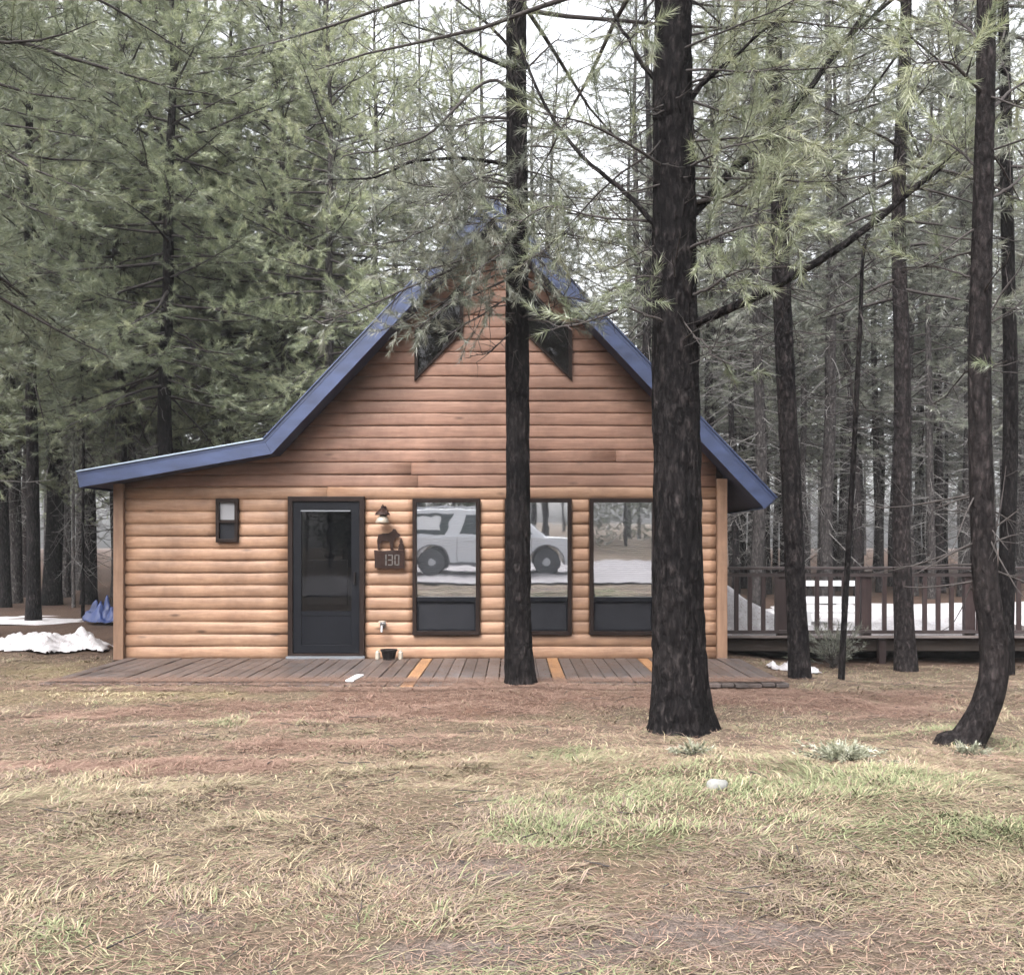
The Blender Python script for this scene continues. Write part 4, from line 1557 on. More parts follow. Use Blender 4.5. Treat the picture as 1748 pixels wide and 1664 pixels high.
# ------------------------------------------------------------------ the four foreground trunks, limb by limb
def fore_tree(name, label, base, pix, Y, rads, limbs, m_bark, seed, nside=40, rings=170, flare=0.25, twig_kw=None, upper=0, H=14.0, needle_mat='needle', rough=0.06, tint=0.5, per=26, nl=0.095, nw=0.0045, dead=0, mid=None, dead_from=0.5):
    """pix: [(u,v)] centre line from base upward at depth Y; rads in metres; limbs: ([(u,v,dY)..], r, options)"""
    rng = np.random.default_rng(seed)
    P = [np.array(px(u, v, Y)) for u, v in pix]
    top = P[-1]
    P.append(np.array([top[0] + 0.1, top[1] + 0.1, max(H, top[2] + 0.3)]))
    P = np.array(P)
    rads = list(rads) + [0.03]
    C = spline(P, rings)
    zr = np.array([p[2] for p in P])
    rad = np.interp(C[:, 2], zr, np.array(rads))
    e = empty(name, tuple(base), label, 'tree')
    inv = Matrix.Translation(e['_loc']).inverted()
    C[0, 2] -= 0.12
    t = bpy.data.objects.new('trunk', trunk_mesh('trunk', C, rad, m_bark, nside, rough, seed, flare))
    link(t, e)
    tufts = []
    foli = Wood()
    allw = []
    for pts, r, kw in limbs:
        Q = spline([px(u, v, Y + dy) for u, v, dy in pts], max(8, 4 * len(pts)))
        Q = Q + np.cumsum(rng.normal(0, 0.006, Q.shape), 0)
        lb = Wood()
        lb.add(Q, np.linspace(r, max(0.004, r * 0.3), len(Q)), 7)
        lo = bpy.data.objects.new('limb', lb.mesh('limb', m_bark if r > 0.02 else M['limb']))
        link(lo, e)
        opt = dict(twig_per_m=9, tl=0.40, start=0.2, live=0.75, tuft_step=0.10, sub_r=0.0048, tint=tint, flat=0.9)
        opt.update(kw)
        sw_ = Wood()
        dress(Q, rng, sw_, tufts, **opt)
        if sw_.V:
            so = bpy.data.objects.new('side_twigs', sw_.mesh('side_twigs', M['limb']))
            link(so, lo)
            tag(so, kind='stuff')
    wu = Wood()
    zv = P[-2][2]
    for q in range(upper):
        z = zv + (H * 0.97 - zv) * (q + rng.random()) / upper
        i = int(np.argmin(np.abs(C[:, 2] - z)))
        Lb = 3.0 * (1 - (z - zv) / (H - zv)) ** 0.5 + 0.3
        bp = branch_path(C[i], rng.random() * 6.28, R(rng.normal(8, 14)), Lb, rng, 0.1)
        wu.add(bp, np.linspace(0.03, 0.006, len(bp)), 4)
        dress(bp, rng, wu, tufts, 6, 0.45, 0.25, 0.8, 0.13, tint=tint)
    if mid:
        nm_, za, zb, La = mid
        for q in range(nm_):
            z = za + (zb - za) * (q + rng.random()) / nm_
            i = int(np.argmin(np.abs(C[:, 2] - z)))
            azm = rng.choice([-1, 1]) * R(rng.uniform(40, 150)) 
            bp = branch_path(C[i], azm, R(rng.normal(-6, 12)), La * rng.uniform(0.5, 1.25), rng, 0.14, 8)
            wu.add(bp, np.linspace(0.012, 0.004, len(bp)), 4)
            dress(bp, rng, wu, tufts, 15, 0.38, 0.22, 0.65, 0.11, tint=tint + 0.12 + rng.normal(0, 0.1), sub_r=0.0042, droop=0.08, flat=0.9)
    dm = []
    for q in range(dead):
        i = int(rng.uniform(dead_from, 0.9) * rings)
        bp = branch_path(C[i], rng.random() * 6.28, R(rng.normal(0, 25)), rng.uniform(0.3, 0.9), rng, 0.15, 6)
        wu.add(bp, np.linspace(0.009, 0.003, len(bp)), 4)
        dress(bp, rng, wu, dm, 7, 0.25, 0.3, 0.0, sub_r=0.0035, flat=1.0)
    if tufts:
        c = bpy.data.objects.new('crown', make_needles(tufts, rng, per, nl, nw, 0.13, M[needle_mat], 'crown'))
        link(c, e)
    if wu.V:
        b = bpy.data.objects.new('small_branches', wu.mesh('small_branches', M['limb']))
        link(b, e)
        tag(b, kind='stuff')
    return e


def lin(*a):
    return list(a)


T1Y = gpt(888, 1166).y
T2Y = gpt(1165, 1238).y
T6Y = gpt(1640, 1275).y
T3Y = gpt(1365, 1156).y
T4Y = gpt(1436, 1160).y

D = dict(live=0.7, twig_per_m=20, tl=0.42, tint=0.45)
Bare = dict(live=0.2, twig_per_m=15, tl=0.34, tint=0.4)
Rich = dict(live=0.92, twig_per_m=20, tl=0.46, tint=0.62)
limbs1 = [
    ([(880, 285, 0), (790, 270, -.2), (710, 274, -.4), (640, 300, -.7), (562, 308, -.9)], 0.022, D),
    ([(880, 206, 0), (800, 212, .2), (745, 262, .3), (650, 296, .4), (600, 330, .5)], 0.018, D),
    ([(880, 150, 0), (830, 140, -.1), (750, 214, -.5), (690, 246, -.8), (590, 268, -1.2)], 0.020, Bare),
    ([(880, 440, 0), (800, 450, -.3), (738, 476, -.6), (640, 512, -.9), (530, 552, -1.2)], 0.017, dict(D, live=0.35)),
    ([(880, 385, 0), (790, 372, .1), (720, 396, .2), (680, 416, .2), (600, 432, .3)], 0.014, D),
    ([(880, 352, 0), (815, 330, -.2), (760, 333, -.4), (690, 350, -.6)], 0.013, D),
    ([(880, 120, 0), (812, 92, .1), (770, 66, .2), (690, 40, .3)], 0.024, D),
    ([(880, 90, 0), (820, 30, -.3), (760, -10, -.5)], 0.02, D),
    ([(888, 545, 0), (960, 552, -.2), (1010, 546, -.3), (1064, 542, -.4)], 0.012, Bare),
    ([(888, 340, 0), (980, 366, .2), (1060, 384, .4), (1120, 392, .6)], 0.014, dict(D, live=0.4)),
    ([(888, 400, 0), (960, 408, -.2), (1030, 420, -.4)], 0.012, D),
    ([(880, 470, 0), (820, 500, -.4), (770, 520, -.7), (700, 570, -.9)], 0.013, dict(D, live=0.7)),
    ([(880, 500, 0), (810, 545, -.5), (765, 575, -.8)], 0.010, dict(D, live=0.7)),
    ([(888, 470, 0), (950, 505, -.4), (1000, 520, -.6), (1050, 555, -.7)], 0.012, dict(D, live=0.6)),
    ([(888, 250, 0), (960, 225, .2), (1020, 250, .4)], 0.012, Bare),
    ([(880, 560, 0), (835, 600, -.3), (800, 610, -.4)], 0.007, Bare),
    ([(880, 420, 0), (760, 425, .5), (690, 440, .9)], 0.012, D),
    ([(880, 395, 0), (850, 430, -.8), (800, 470, -1.2)], 0.012, dict(D, live=0.7)),
    ([(888, 420, 0), (930, 450, -.7), (960, 480, -1.1)], 0.012, dict(D, live=0.7)),
    ([(888, 130, 0), (935, 80, .2), (960, 60, .3)], 0.014, Bare),
    ([(880, 320, 0), (770, 300, .8), (690, 330, 1.3), (620, 380, 1.6)], 0.016, D),
    ([(880, 345, 0), (845, 335, -.4), (800, 350, -.8), (760, 385, -1.0)], 0.010, dict(D, live=0.85, tint=0.55)),
    ([(885, 325, 0), (925, 335, -.4), (965, 370, -.7), (990, 420, -.9)], 0.010, dict(D, live=0.85, tint=0.55)),
    ([(880, 370, 0), (850, 370, -.6), (815, 390, -1.0)], 0.009, dict(D, live=0.85, tint=0.6)),
    ([(885, 360, 0), (915, 375, -.6), (945, 405, -1.0)], 0.009, dict(D, live=0.8, tint=0.6)),
    ([(880, 310, 0), (840, 300, -.5), (790, 315, -.9), (740, 350, -1.2)], 0.010, dict(D, live=0.85, tint=0.6)),
    ([(880, 405, 0), (830, 415, -.3), (770, 435, -.5), (720, 470, -.7)], 0.010, dict(D, live=0.8, tint=0.55)),
]
fore_tree('pine_tree', 'dark slim trunk rising from the walkway in front of the middle window', gpt(888, 1166),
          [(889, 1170), (885, 1080), (884, 950), (884, 800), (883, 600), (883, 400), (882, 200), (882, 20)], T1Y,
          [0.158, 0.142, 0.134, 0.128, 0.124, 0.118, 0.112, 0.106], limbs1, M['bark'], 11, 64, 420, 0.30, upper=44, H=13.5, dead=46, tint=0.5, mid=(22, 4.35, 6.1, 1.5), needle_mat='needlegrey')  # upper crown is out of view, made fuller to shade the gable

limbs2 = [
    ([(1170, 560, 0), (1200, 546, -.1), (1290, 505, -.2), (1400, 440, -.3), (1500, 364, -.3), (1590, 290, -.2), (1725, 178, 0), (1800, 120, .2)], 0.043, dict(Rich, start=0.35, twig_per_m=12)),
    ([(1165, 385, 0), (1190, 358, .1), (1260, 290, .3), (1330, 220, .4), (1390, 150, .5), (1452, 68, .6), (1490, 0, .7)], 0.046, dict(D, start=0.3)),
    ([(1165, 510, 0), (1205, 495, -.2), (1262, 464, -.5), (1345, 452, -.9)], 0.015, dict(Rich, tl=0.36)),
    ([(1165, 350, 0), (1250, 335, .2), (1300, 292, .3), (1372, 268, .5), (1465, 232, .6)], 0.020, Rich),
    ([(1160, 215, 0), (1200, 150, -.1), (1262, 90, -.2), (1335, 25, -.3)], 0.024, dict(Rich, start=0.3)),
    ([(1165, 180, 0), (1230, 100, .5), (1290, 80, .8)], 0.014, Rich),
    ([(1160, 400, 0), (1125, 384, 0), (1060, 320, .1), (1008, 280, .2), (940, 198, .3), (880, 70, .4), (860, 0, .5)], 0.026, dict(D, live=0.4, start=0.3)),
    ([(1150, 160, 0), (1120, 134, 0), (1090, 95, .1), (1064, 48, .1), (1045, 0, .2)], 0.026, Bare),
    ([(1150, 555, 0), (1110, 540, -.2), (1060, 518, -.3), (1015, 532, -.4), (930, 556, -.5)], 0.013, dict(D, live=0.4)),
    ([(1150, 375, 0), (1090, 372, .1), (1020, 366, .2), (930, 348, .3), (870, 380, .4)], 0.014, dict(D, live=0.45)),
    ([(1160, 570, 0), (1198, 584, -.2), (1216, 608, -.3), (1262, 630, -.4)], 0.010, Bare),
    ([(1150, 480, 0), (1090, 470, -.3), (1040, 490, -.6)], 0.010, D),
    ([(1150, 290, 0), (1080, 250, -.3), (1000, 210, -.5), (930, 190, -.8)], 0.014, dict(D, live=0.35)),
    ([(1160, 290, 0), (1230, 250, -.5), (1290, 230, -.8)], 0.012, Rich),
    ([(1160, 430, 0), (1240, 400, -.5), (1330, 380, -.9), (1380, 385, -1.1)], 0.014, Rich),
    ([(1160, 250, 0), (1215, 200, .6), (1300, 170, 1.0)], 0.013, Rich),
    ([(1160, 620, 0), (1212, 600, .3), (1240, 560, .5)], 0.008, Bare),
]
fore_tree('pine_tree', 'thickest trunk in the yard, dark and straight, with a flared foot on the grass', gpt(1165, 1238),
          [(1164, 1244), (1161, 1160), (1158, 1050), (1157, 900), (1154, 700), (1152, 500), (1151, 350), (1150, 200), (1149, 20)], T2Y,
          [0.225, 0.208, 0.200, 0.194, 0.186, 0.178, 0.168, 0.158, 0.148], limbs2, M['bark'], 12, 84, 460, 0.42, upper=50, H=13.0, dead=34, tint=0.55, rough=0.075, mid=(16, 4.2, 6.2, 1.5))  # unseen top boughs, thickened to keep sky light off the gable

limbs6 = [([(1680, 345, 0), (1720, 318, .1), (1790, 260, .3)], 0.014, D), ([(1672, 480, 0), (1610, 455, .3), (1540, 460, .6)], 0.010, Bare),
          ([(1672, 560, 0), (1740, 520, .2)], 0.008, Bare), ([(1680, 300, 0), (1620, 250, .4), (1570, 250, .8)], 0.012, dict(Rich, tint=0.5)),
          ([(1682, 200, 0), (1740, 150, .2), (1790, 140, .4)], 0.014, Rich), ([(1682, 160, 0), (1620, 110, -.3), (1560, 120, -.6)], 0.014, dict(Rich, tint=0.7)),
          ([(1672, 640, 0), (1720, 610, -.3)], 0.006, Bare), ([(1682, 90, 0), (1640, 40, .3), (1600, 30, .5)], 0.012, Rich)]
fore_tree('pine_tree', 'trunk bent like a hockey stick near the ground at the right edge', gpt(1640, 1275),
          [(1628, 1284), (1652, 1262), (1680, 1210), (1696, 1150), (1694, 1080), (1683, 1000), (1678, 900), (1674, 780), (1672, 600), (1676, 420), (1680, 250), (1684, 20)], T6Y,
          [0.150, 0.112, 0.100, 0.095, 0.090, 0.086, 0.082, 0.079, 0.075, 0.070, 0.066, 0.06], limbs6, M['barkgrey'], 13, 56, 380, 0.1, upper=10, H=11.0, dead=26, dead_from=0.4)

limbs3 = [([(1335, 620, 0), (1290, 600, .2), (1250, 605, .4)], 0.008, Bare), ([(1335, 500, 0), (1385, 470, -.2), (1430, 480, -.4)], 0.010, dict(D, live=0.3)),
          ([(1330, 400, 0), (1270, 380, .2), (1220, 400, .4)], 0.010, D), ([(1328, 330, 0), (1390, 300, .3), (1440, 320, .5)], 0.012, dict(Rich, tint=0.6)),
          ([(1328, 260, 0), (1280, 240, -.3), (1230, 260, -.5)], 0.012, dict(Rich, tint=0.5)), ([(1326, 180, 0), (1380, 150, .3), (1430, 160, .6)], 0.012, Rich)]
fore_tree('pine_tree', 'dark leaning trunk between the cabin eave and the deck railing', gpt(1365, 1156),
          [(1366, 1158), (1362, 1080), (1357, 980), (1352, 850), (1345, 720), (1339, 600), (1334, 480), (1330, 350), (1326, 200), (1322, 20)], T3Y,
          [0.128, 0.120, 0.116, 0.114, 0.112, 0.110, 0.106, 0.10, 0.094, 0.085], limbs3, M['bark'], 14, 28, 150, 0.12, upper=14, H=14.0, dead=50, needle_mat='needlegrey')

fore_tree('sapling_pole', 'thin dark leaning pole of a dead sapling in front of the deck', gpt(1436, 1160),
          [(1436, 1162), (1440, 1080), (1447, 960), (1455, 820), (1462, 680), (1468, 560), (1473, 440)], T4Y,
          [0.040, 0.036, 0.034, 0.032, 0.030, 0.026, 0.020], [([(1470, 520, 0), (1510, 490, .2), (1540, 495, .3)], 0.006, Bare), ([(1464, 640, 0), (1500, 625, .2)], 0.005, Bare)],
          M['bark'], 15, 14, 90, 0.1, upper=0, H=4.6, dead=24)


# ------------------------------------------------------------------ low plants, rock
def shrub(name, c, r, h, n, m, label, cat, seed, leaf=0.05, lw=0.014, group=None, woodm='limb', zmin=0.02):
    rng = np.random.default_rng(seed)
    e = empty(name, tuple(c), label, cat, group)
    wd = Wood()
    P, Dd, tt = [], [], []
    for q in range(n):
        a = rng.random() * 6.28
        el = R(rng.uniform(25, 80) if h > 0.3 else rng.uniform(8, 50))
        L = h * rng.uniform(0.6, 1.15) / max(0.55 if h > 0.3 else 0.25, math.sin(el)) * 0.8
        bp = branch_path(np.array(c) + np.array([math.cos(a), math.sin(a), 0]) * r * 0.15 * rng.random(), a, el, min(L, r * 1.6), rng, 0.06, 5)
        wd.add(bp, np.linspace(0.006, 0.002, 5), 3)
        for s in range(6):
            k = rng.integers(1, 4)
            f = rng.random()
            P.append(bp[k] * (1 - f) + bp[k + 1] * f)
            Dd.append(bp[k + 1] - bp[k])
            tt.append(rng.normal(0.55, 0.25))
    V, Fn, tn = needles(np.array(P), np.array(Dd), 0.06, rng, 9, leaf, lw, np.clip(np.array(tt), 0, 1))
    link(bpy.data.objects.new('foliage', np_mesh('foliage', V, Fn, m, False, tint=tn)), e)
    s = bpy.data.objects.new('stems', wd.mesh('stems', M[woodm]))
    link(s, e)
    tag(s, kind='stuff')
    return e


shrub('young_pine', gpt(1424, 1140), 0.42, 0.95, 46, M['needlegrey'], 'young grey-green pine seedling against the deck beside the thin pole', 'shrub', 5, 0.075, 0.006)
shrub('low_shrub', gpt(1440, 1300), 0.30, 0.09, 60, M['sage'], 'widest pale green low plant in the grass right of the thick trunk', 'plant', 6, 0.034, 0.008)
shrub('low_shrub', gpt(1183, 1288), 0.13, 0.06, 16, M['sage'], 'small pale plant just below the thick trunk', 'plant', 7, 0.032, 0.008)
shrub('low_shrub', gpt(1655, 1288), 0.15, 0.05, 14, M['sage'], 'small pale plant at the foot of the bent trunk', 'plant', 8, 0.032, 0.008)


def rock(c, r, label, seed):
    rng = np.random.default_rng(seed)
    n, m = 14, 9
    V = []
    for i in range(m):
        th = math.pi * i / (m - 1)
        for k in range(n):
            ph = 2 * math.pi * k / n
            V.append((math.sin(th) * math.cos(ph), math.sin(th) * math.sin(ph), math.cos(th)))
    V = np.array(V)
    k = 0.75 + 0.5 * vnoise(V * 1.7 + seed, seed)
    V = V * k[:, None] * np.array([r, r * 0.8, r * 0.65]) + np.array([c.x, c.y, c.z + r * 0.25])
    Fq = []
    for i in range(m - 1):
        for q in range(n):
            Fq.append((i * n + q, (i + 1) * n + q, (i + 1) * n + (q + 1) % n, i * n + (q + 1) % n))
    o = link(bpy.data.objects.new('rock', np_mesh('rock', V, np.array(Fq), M['rock'], False)))
    return tag(o, label, 'rock')


rock(gpt(1224, 1345), 0.06, 'small pale grey rock at the left end of the green grass patch', 3)


# ------------------------------------------------------------------ matted grass and fallen needles
def ground_litter():
    rng = np.random.default_rng(21)

    def sample(n, y0, y1, pw):
        out = []
        tot = 0
        while tot < n:
            m = n
            y = y0 + (y1 - y0) * rng.random(m) ** pw
            x = (rng.random(m) * 2 - 1) * (0.60 * y + 0.35)
            out.append(np.stack([x, y], 1))
            tot += m
        return np.concatenate(out)[:n]
    xy = np.concatenate([sample(240000, 2.3, 6.5, 0.95), sample(160000, 5.5, 13.3, 1.0)])
    x, y = xy[:, 0], xy[:, 1]
    on_walk = (x > -5.15) & (x < 3.02) & (y > 10.16) & (y < 12.6)
    in_cab = (x > XL - 0.1) & (x < XRT + 0.1) & (y > 12.3)
    under = (x > XRT) & (y > 13.4)
    g, d, dirt, pale = cover(x, y)
    dens = np.clip(1.0 - 0.5 * d - 0.7 * dirt + 0.2 * g, 0.22, 1)
    cl = n2(x, y, 2.3, 61, 3)
    dens = dens * (0.22 + 0.95 * sm(0.32, 0.64, cl))
    keep = (rng.random(len(x)) < dens) & ~on_walk & ~in_cab & ~under
    x, y, g, d, pale, cl = x[keep], y[keep], g[keep], d[keep], pale[keep], cl[keep]
    n = len(x)
    z = ground_h(x, y)
    a = rng.random(n) * 6.283
    # combed in swirls
    sw_ = (n2(x, y, 0.9, 71, 2) - 0.5) * 9
    a = np.where(rng.random(n) < 0.6, sw_ + rng.normal(0, 0.5, n), a)
    lift = np.abs(rng.normal(0.06, 0.12, n)) + 0.35 * g * rng.random(n)
    tf = sm(0.60, 0.72, n2(x, y, 4.5, 66, 2))
    lift = lift + tf * rng.random(n) * 0.42
    L = (0.045 + 0.075 * rng.random(n) ** 1.5) * (0.8 + 0.5 * cl) * (1 + 0.45 * tf * rng.random(n))
    wid = (0.0013 + 0.0016 * rng.random(n)) * (0.55 + 0.12 * y)
    dx, dy = np.cos(a), np.sin(a)
    sx_, sy_ = -dy, dx
    curl = rng.normal(0, 0.5, n)
    base = np.stack([x, y, z - 0.004], 1)
    d1 = np.stack([dx * np.cos(lift), dy * np.cos(lift), np.sin(lift) + 0.05], 1)
    a2 = a + curl
    l2 = lift * 0.3 - 0.10
    d2 = np.stack([np.cos(a2) * np.cos(l2), np.sin(a2) * np.cos(l2), np.sin(l2)], 1)
    mid = base + d1 * (L * 0.5)[:, None]
    tip = mid + d2 * (L * 0.55)[:, None]
    tip[:, 2] = np.maximum(tip[:, 2], ground_h(tip[:, 0], tip[:, 1]) + 0.003)
    s = np.stack([sx_, sy_, np.zeros(n)], 1) * wid[:, None]
    V = np.stack([base - s, base + s, mid + s * 0.9, mid - s * 0.9, tip], 1).reshape(-1, 3)
    k = np.arange(n)[:, None] * 5
    Fq = k + np.array([[0, 1, 2, 3]])
    Ft = k + np.array([[3, 2, 4]])
    r = rng.random(n)[:, None]
    straw = np.array([0.15, 0.115, 0.075]) * (1 - r) + np.array([0.40, 0.335, 0.225]) * r
    brown = np.array([0.22, 0.15, 0.10])
    pk = n2(x, y, 0.55, 85, 3)
    c = np.where(rng.random(n)[:, None] < (0.2 + 0.45 * sm(0.42, 0.62, pk))[:, None], np.array([0.22, 0.165, 0.135]) * (0.45 + 0.9 * r), straw)
    gm = (rng.random(n) < (0.58 * g + 0.08 + 0.25 * sm(0.52, 0.7, n2(x, y, 0.8, 81, 3))))[:, None]
    green = np.array([0.12, 0.14, 0.068]) * (1 - r) + np.array([0.265, 0.28, 0.16]) * r
    c = np.where(gm, green, c)
    dm = (rng.random(n) < 0.7 * d)[:, None]
    c = np.where(dm, np.array([0.27, 0.165, 0.13]) * (0.5 + 0.9 * r), c)
    c = np.where((rng.random(n) < 0.7 * pale)[:, None], np.array([0.46, 0.39, 0.24]) * (0.8 + 0.3 * r), c)
    o = link(bpy.data.objects.new('grass', np_mesh('grass', V, [Fq, Ft], M['grass'], False, col=np.repeat(c * 0.82, 5, 0))))
    tag(o, 'matted straw-coloured grass with green patches covering the yard', 'grass', kind='stuff')

    # reddish fallen needles, thickest along the walkway
    n0 = 330000
    xy = np.concatenate([sample(n0, 5.5, 13.4, 1.0), sample(70000, 2.3, 6.0, 1.0), np.stack([rng.uniform(-5.4, 3.1, 60000), 9.75 + 0.85 * rng.random(60000) ** 1.4], 1)])
    x, y = xy[:, 0], xy[:, 1]
    g, d, dirt, pale = cover(x, y)
    on_walk = (x > -5.12) & (x < 2.98) & (y > 10.24) & (y < 12.4)
    in_cab = (x > XL - 0.1) & (x < XRT + 0.1) & (y > 12.4)
    p = np.clip(0.20 + 1.1 * d, 0, 1)
    p = np.where(on_walk, 0.08 + 0.75 * sm(10.75, 10.1, y) + 0.12 * (n2(x, y, 2.0, 91, 2) > 0.6), p)
    keep = (rng.random(len(x)) < p) & ~in_cab
    x, y, on_walk = x[keep], y[keep], on_walk[keep]
    n = len(x)
    z = np.where(on_walk, 0.004, ground_h(x, y) + 0.004)
    z = np.where((x > -5.12) & (x < 2.0) & (y > 10.02) & (y <= 10.24), np.maximum(z, -0.006), z)
    a = rng.random(n) * 6.283
    L = 0.05 + 0.05 * rng.random(n)
    wid = 0.0016 * (0.8 + 0.13 * y)
    dd = np.stack([np.cos(a), np.sin(a), rng.normal(0, 0.12, n) * ~on_walk], 1)
    s = np.stack([-np.sin(a), np.cos(a), np.zeros(n)], 1) * wid[:, None]
    b = np.stack([x, y, z + 0.012 * rng.random(n)], 1)
    V = np.stack([b - s, b + s, b + dd * L[:, None]], 1).reshape(-1, 3)
    r = rng.random(n)[:, None]
    c = np.array([0.14, 0.078, 0.060]) * (1 - r) + np.array([0.40, 0.275, 0.215]) * r
    o = link(bpy.data.objects.new('fallen_needles', np_mesh('fallen_needles', V, np.arange(3 * n).reshape(-1, 3), M['grass'], False, col=np.repeat(c * 0.72, 3, 0))))
    tag(o, 'reddish brown fallen pine needles strewn along the walkway', 'needles', kind='stuff')


ground_litter()


def twig_litter():
    rng = np.random.default_rng(55)
    wd = Wood()
    for q in range(260):
        y = 2.6 + 9.0 * rng.random() ** 0.8
        x = rng.uniform(-1, 1) * (0.58 * y)
        if -5.3 < x < 3.1 and y > 10.0:
            continue
        a = rng.random() * 6.28
        L = 0.06 + 0.22 * rng.random() ** 2.5
        m = 5
        t = np.linspace(-0.5, 0.5, m)
        X = x + np.cos(a) * L * t + rng.normal(0, 0.006, m)
        Y = y + np.sin(a) * L * t + rng.normal(0, 0.006, m)
        Z = ground_h(X, Y) + 0.012 + rng.random() * 0.01
        wd.add(np.stack([X, Y, Z], 1), np.linspace(1, 0.6, m) * (0.0016 + 0.0022 * rng.random()), 4)
    o = link(bpy.data.objects.new('twig_litter', wd.mesh('twig_litter', M['limb'])))
    tag(o, 'short dark twigs strewn over the yard', 'twigs', kind='stuff')


twig_litter()


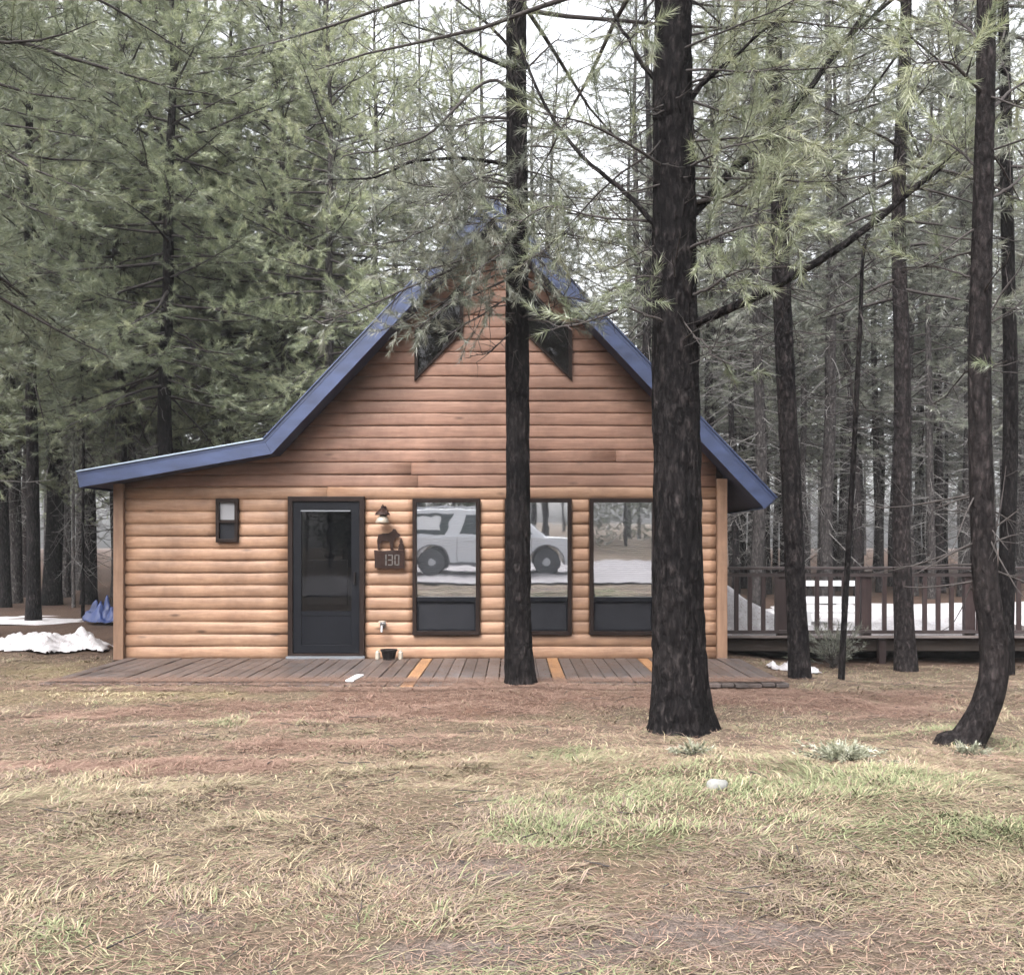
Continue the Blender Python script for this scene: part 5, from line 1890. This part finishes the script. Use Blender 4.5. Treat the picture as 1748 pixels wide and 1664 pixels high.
# ------------------------------------------------------------------ white car parked behind the camera (seen mirrored in the windows)
def car():
    yn, yf_ = -1.55, -3.55          # side towards the cabin, far side
    zg = gh(-0.7, -2.5) + 0.02
    xr, xf = -2.28, 0.98            # wheel centres
    e = empty('parked_car', (-0.7, -2.55, zg), 'white sport utility vehicle mirrored in the cabin windows', 'car')
    wr = 0.40

    def arch(cx):
        return [(cx + 0.50 * math.cos(R(a)), zg + wr + 0.50 * math.sin(R(a))) for a in range(-8, 189, 14)][::-1]
    lower = [(-3.42, zg + 0.48), (-3.45, zg + 0.80), (-3.38, zg + 1.12)] + \
            [(1.05, zg + 1.14), (1.75, zg + 1.06), (1.92, zg + 0.92), (1.95, zg + 0.55), (1.85, zg + 0.38)] + arch(xf)[::-1] + [(xf - 0.52, zg + 0.32), (xr + 0.52, zg + 0.32)] + arch(xr)[::-1] + [(xr - 0.52, zg + 0.40)]
    m = MB().prism_y(lower, yf_, yn)
    m.build('body', M['carpaint'], e, bevel=0.05)
    # greenhouse with tumblehome
    gl = [(-3.36, 1.12), (0.98, 1.13), (0.15, 1.86), (-0.4, 1.92), (-2.9, 1.92), (-3.22, 1.84)]
    V = []
    for (x, z) in gl:
        ins = 0.04 + 0.20 * (z - 1.12) / 0.8
        V.append((x, yn - ins, zg + z))
    for (x, z) in gl:
        ins = 0.04 + 0.20 * (z - 1.12) / 0.8
        V.append((x, yf_ + ins, zg + z))
    n = len(gl)
    g = MB().add(V, [tuple(range(n)), tuple(range(2 * n - 1, n - 1, -1))] + [((k + 1) % n, k, n + k, n + (k + 1) % n) for k in range(n)])
    g.build('cabin_shell', M['carpaint'], e, bevel=0.03)

    def side_quad(poly, name, mm, lift, side=1):
        V = []
        for x, z in poly:
            ins = 0.04 + 0.20 * (z - 1.12) / 0.8
            y = (yn - ins + lift) if side > 0 else (yf_ + ins - lift)
            V.append((x, y, zg + z))
        return MB().add(V, [tuple(range(len(V)))]).build(name, mm, e)
    for s in (1, -1):
        side_quad([(-3.14, 1.20), (-1.92, 1.20), (-1.66, 1.78), (-3.02, 1.78)], 'side_window', M['carglass'], 0.006, s)
        side_quad([(-1.52, 1.20), (-0.72, 1.20), (-0.72, 1.78), (-1.34, 1.78)], 'side_window', M['carglass'], 0.006, s)
        side_quad([(-0.60, 1.20), (0.60, 1.20), (0.05, 1.78), (-0.60, 1.78)], 'side_window', M['carglass'], 0.006, s)
    pw = side_quad([(-2.75, 1.32), (-2.05, 1.32), (-2.05, 1.70), (-2.75, 1.70)], 'paper_notice', M['paper'], 0.010, 1)
    # windscreen and rear glass
    MB().add([(0.93, yn - 0.16, zg + 1.20), (0.93, yf_ + 0.16, zg + 1.20), (0.22, yf_ + 0.28, zg + 1.83), (0.22, yn - 0.28, zg + 1.83)], [(0, 1, 2, 3)]).build('windscreen', M['carglass'], e)
    inv = Matrix.Translation(e['_loc']).inverted()
    for cx in (xr, xf):
        for (y0, s) in ((yn - 0.03, 1), (yf_ + 0.03, -1)):
            ty = MB().lathe([(0.25, 0.0), (0.37, 0.0), (0.40, -0.03 * s), (0.40, -0.20 * s), (0.37, -0.23 * s), (0.25, -0.23 * s)], (cx, y0, zg + wr), 28, 'y').build('wheel', M['tyre'], e, smooth=False)
            rm = MB().lathe([(0.02, 0.012 * s), (0.07, 0.012 * s), (0.20, -0.03 * s), (0.25, -0.004 * s), (0.26, -0.05 * s)], (cx, y0, zg + wr), 20, 'y').build('rim', M['rim'], ty)
    for cx in (xr, xf):
        MB().tube([(cx + 0.50 * math.cos(R(a)), yn + 0.002, zg + wr + 0.50 * math.sin(R(a))) for a in range(-8, 189, 14)], 0.022, 6).build('arch_trim', M['carblack'], e)
    MB().box(xr + 0.5, xf - 0.5, yn - 0.05, yn + 0.02, zg + 0.30, zg + 0.40).build('sill_trim', M['carblack'], e)
    for xx in (-1.55, -0.66, 0.55):
        MB().box(xx - 0.006, xx + 0.006, yn - 0.01, yn + 0.0025, zg + 0.42, zg + 1.10).build('door_gap', M['carblack'], e)
    for xx in (-1.30, -0.40):
        MB().box(xx, xx + 0.18, yn, yn + 0.03, zg + 0.98, zg + 1.02).build('door_handle', M['carpaint'], e, bevel=0.008)
    for y in (yn - 0.15, yf_ + 0.15):
        MB().box(1.88, 1.965, y - 0.14, y + 0.14, zg + 0.80, zg + 0.96).build('headlight', M['lens'], e, bevel=0.01)
        MB().box(-3.47, -3.39, y - 0.10, y + 0.10, zg + 0.85, zg + 1.25).build('tail_light', M['redlens'], e, bevel=0.01)
    MB().box(0.32, 0.52, yn + 0.0, yn + 0.22, zg + 1.14, zg + 1.30).build('wing_mirror', M['carpaint'], e, bevel=0.02)
    for y in (yn - 0.36, yf_ + 0.36):
        MB().tube([(-2.9, y, zg + 1.93), (-2.7, y, zg + 1.98), (-0.9, y, zg + 1.98), (-0.6, y, zg + 1.93)], 0.018, 6).build('roof_rail', M['metal'], e)


car()

# ------------------------------------------------------------------ damp air
def haze():
    m = bpy.data.materials.new('damp_air')
    m.use_nodes = True
    t = m.node_tree
    t.nodes.remove(t.nodes['Principled BSDF'])
    pv = t.nodes.new('ShaderNodeVolumePrincipled')
    pv.inputs['Color'].default_value = (0.94, 0.95, 0.97, 1)
    pv.inputs['Density'].default_value = 0.0006
    pv.inputs['Anisotropy'].default_value = 0.0
    t.links.new(pv.outputs[0], t.nodes['Material Output'].inputs['Volume'])
    o = MB().box(-240, 240, -240, 280, -3.0, 34.0).build('haze', m)
    tag(o, 'thin damp haze between the trees', 'haze', kind='stuff')


haze()

for o in bpy.data.objects:
    if '_loc' in o:
        del o['_loc']
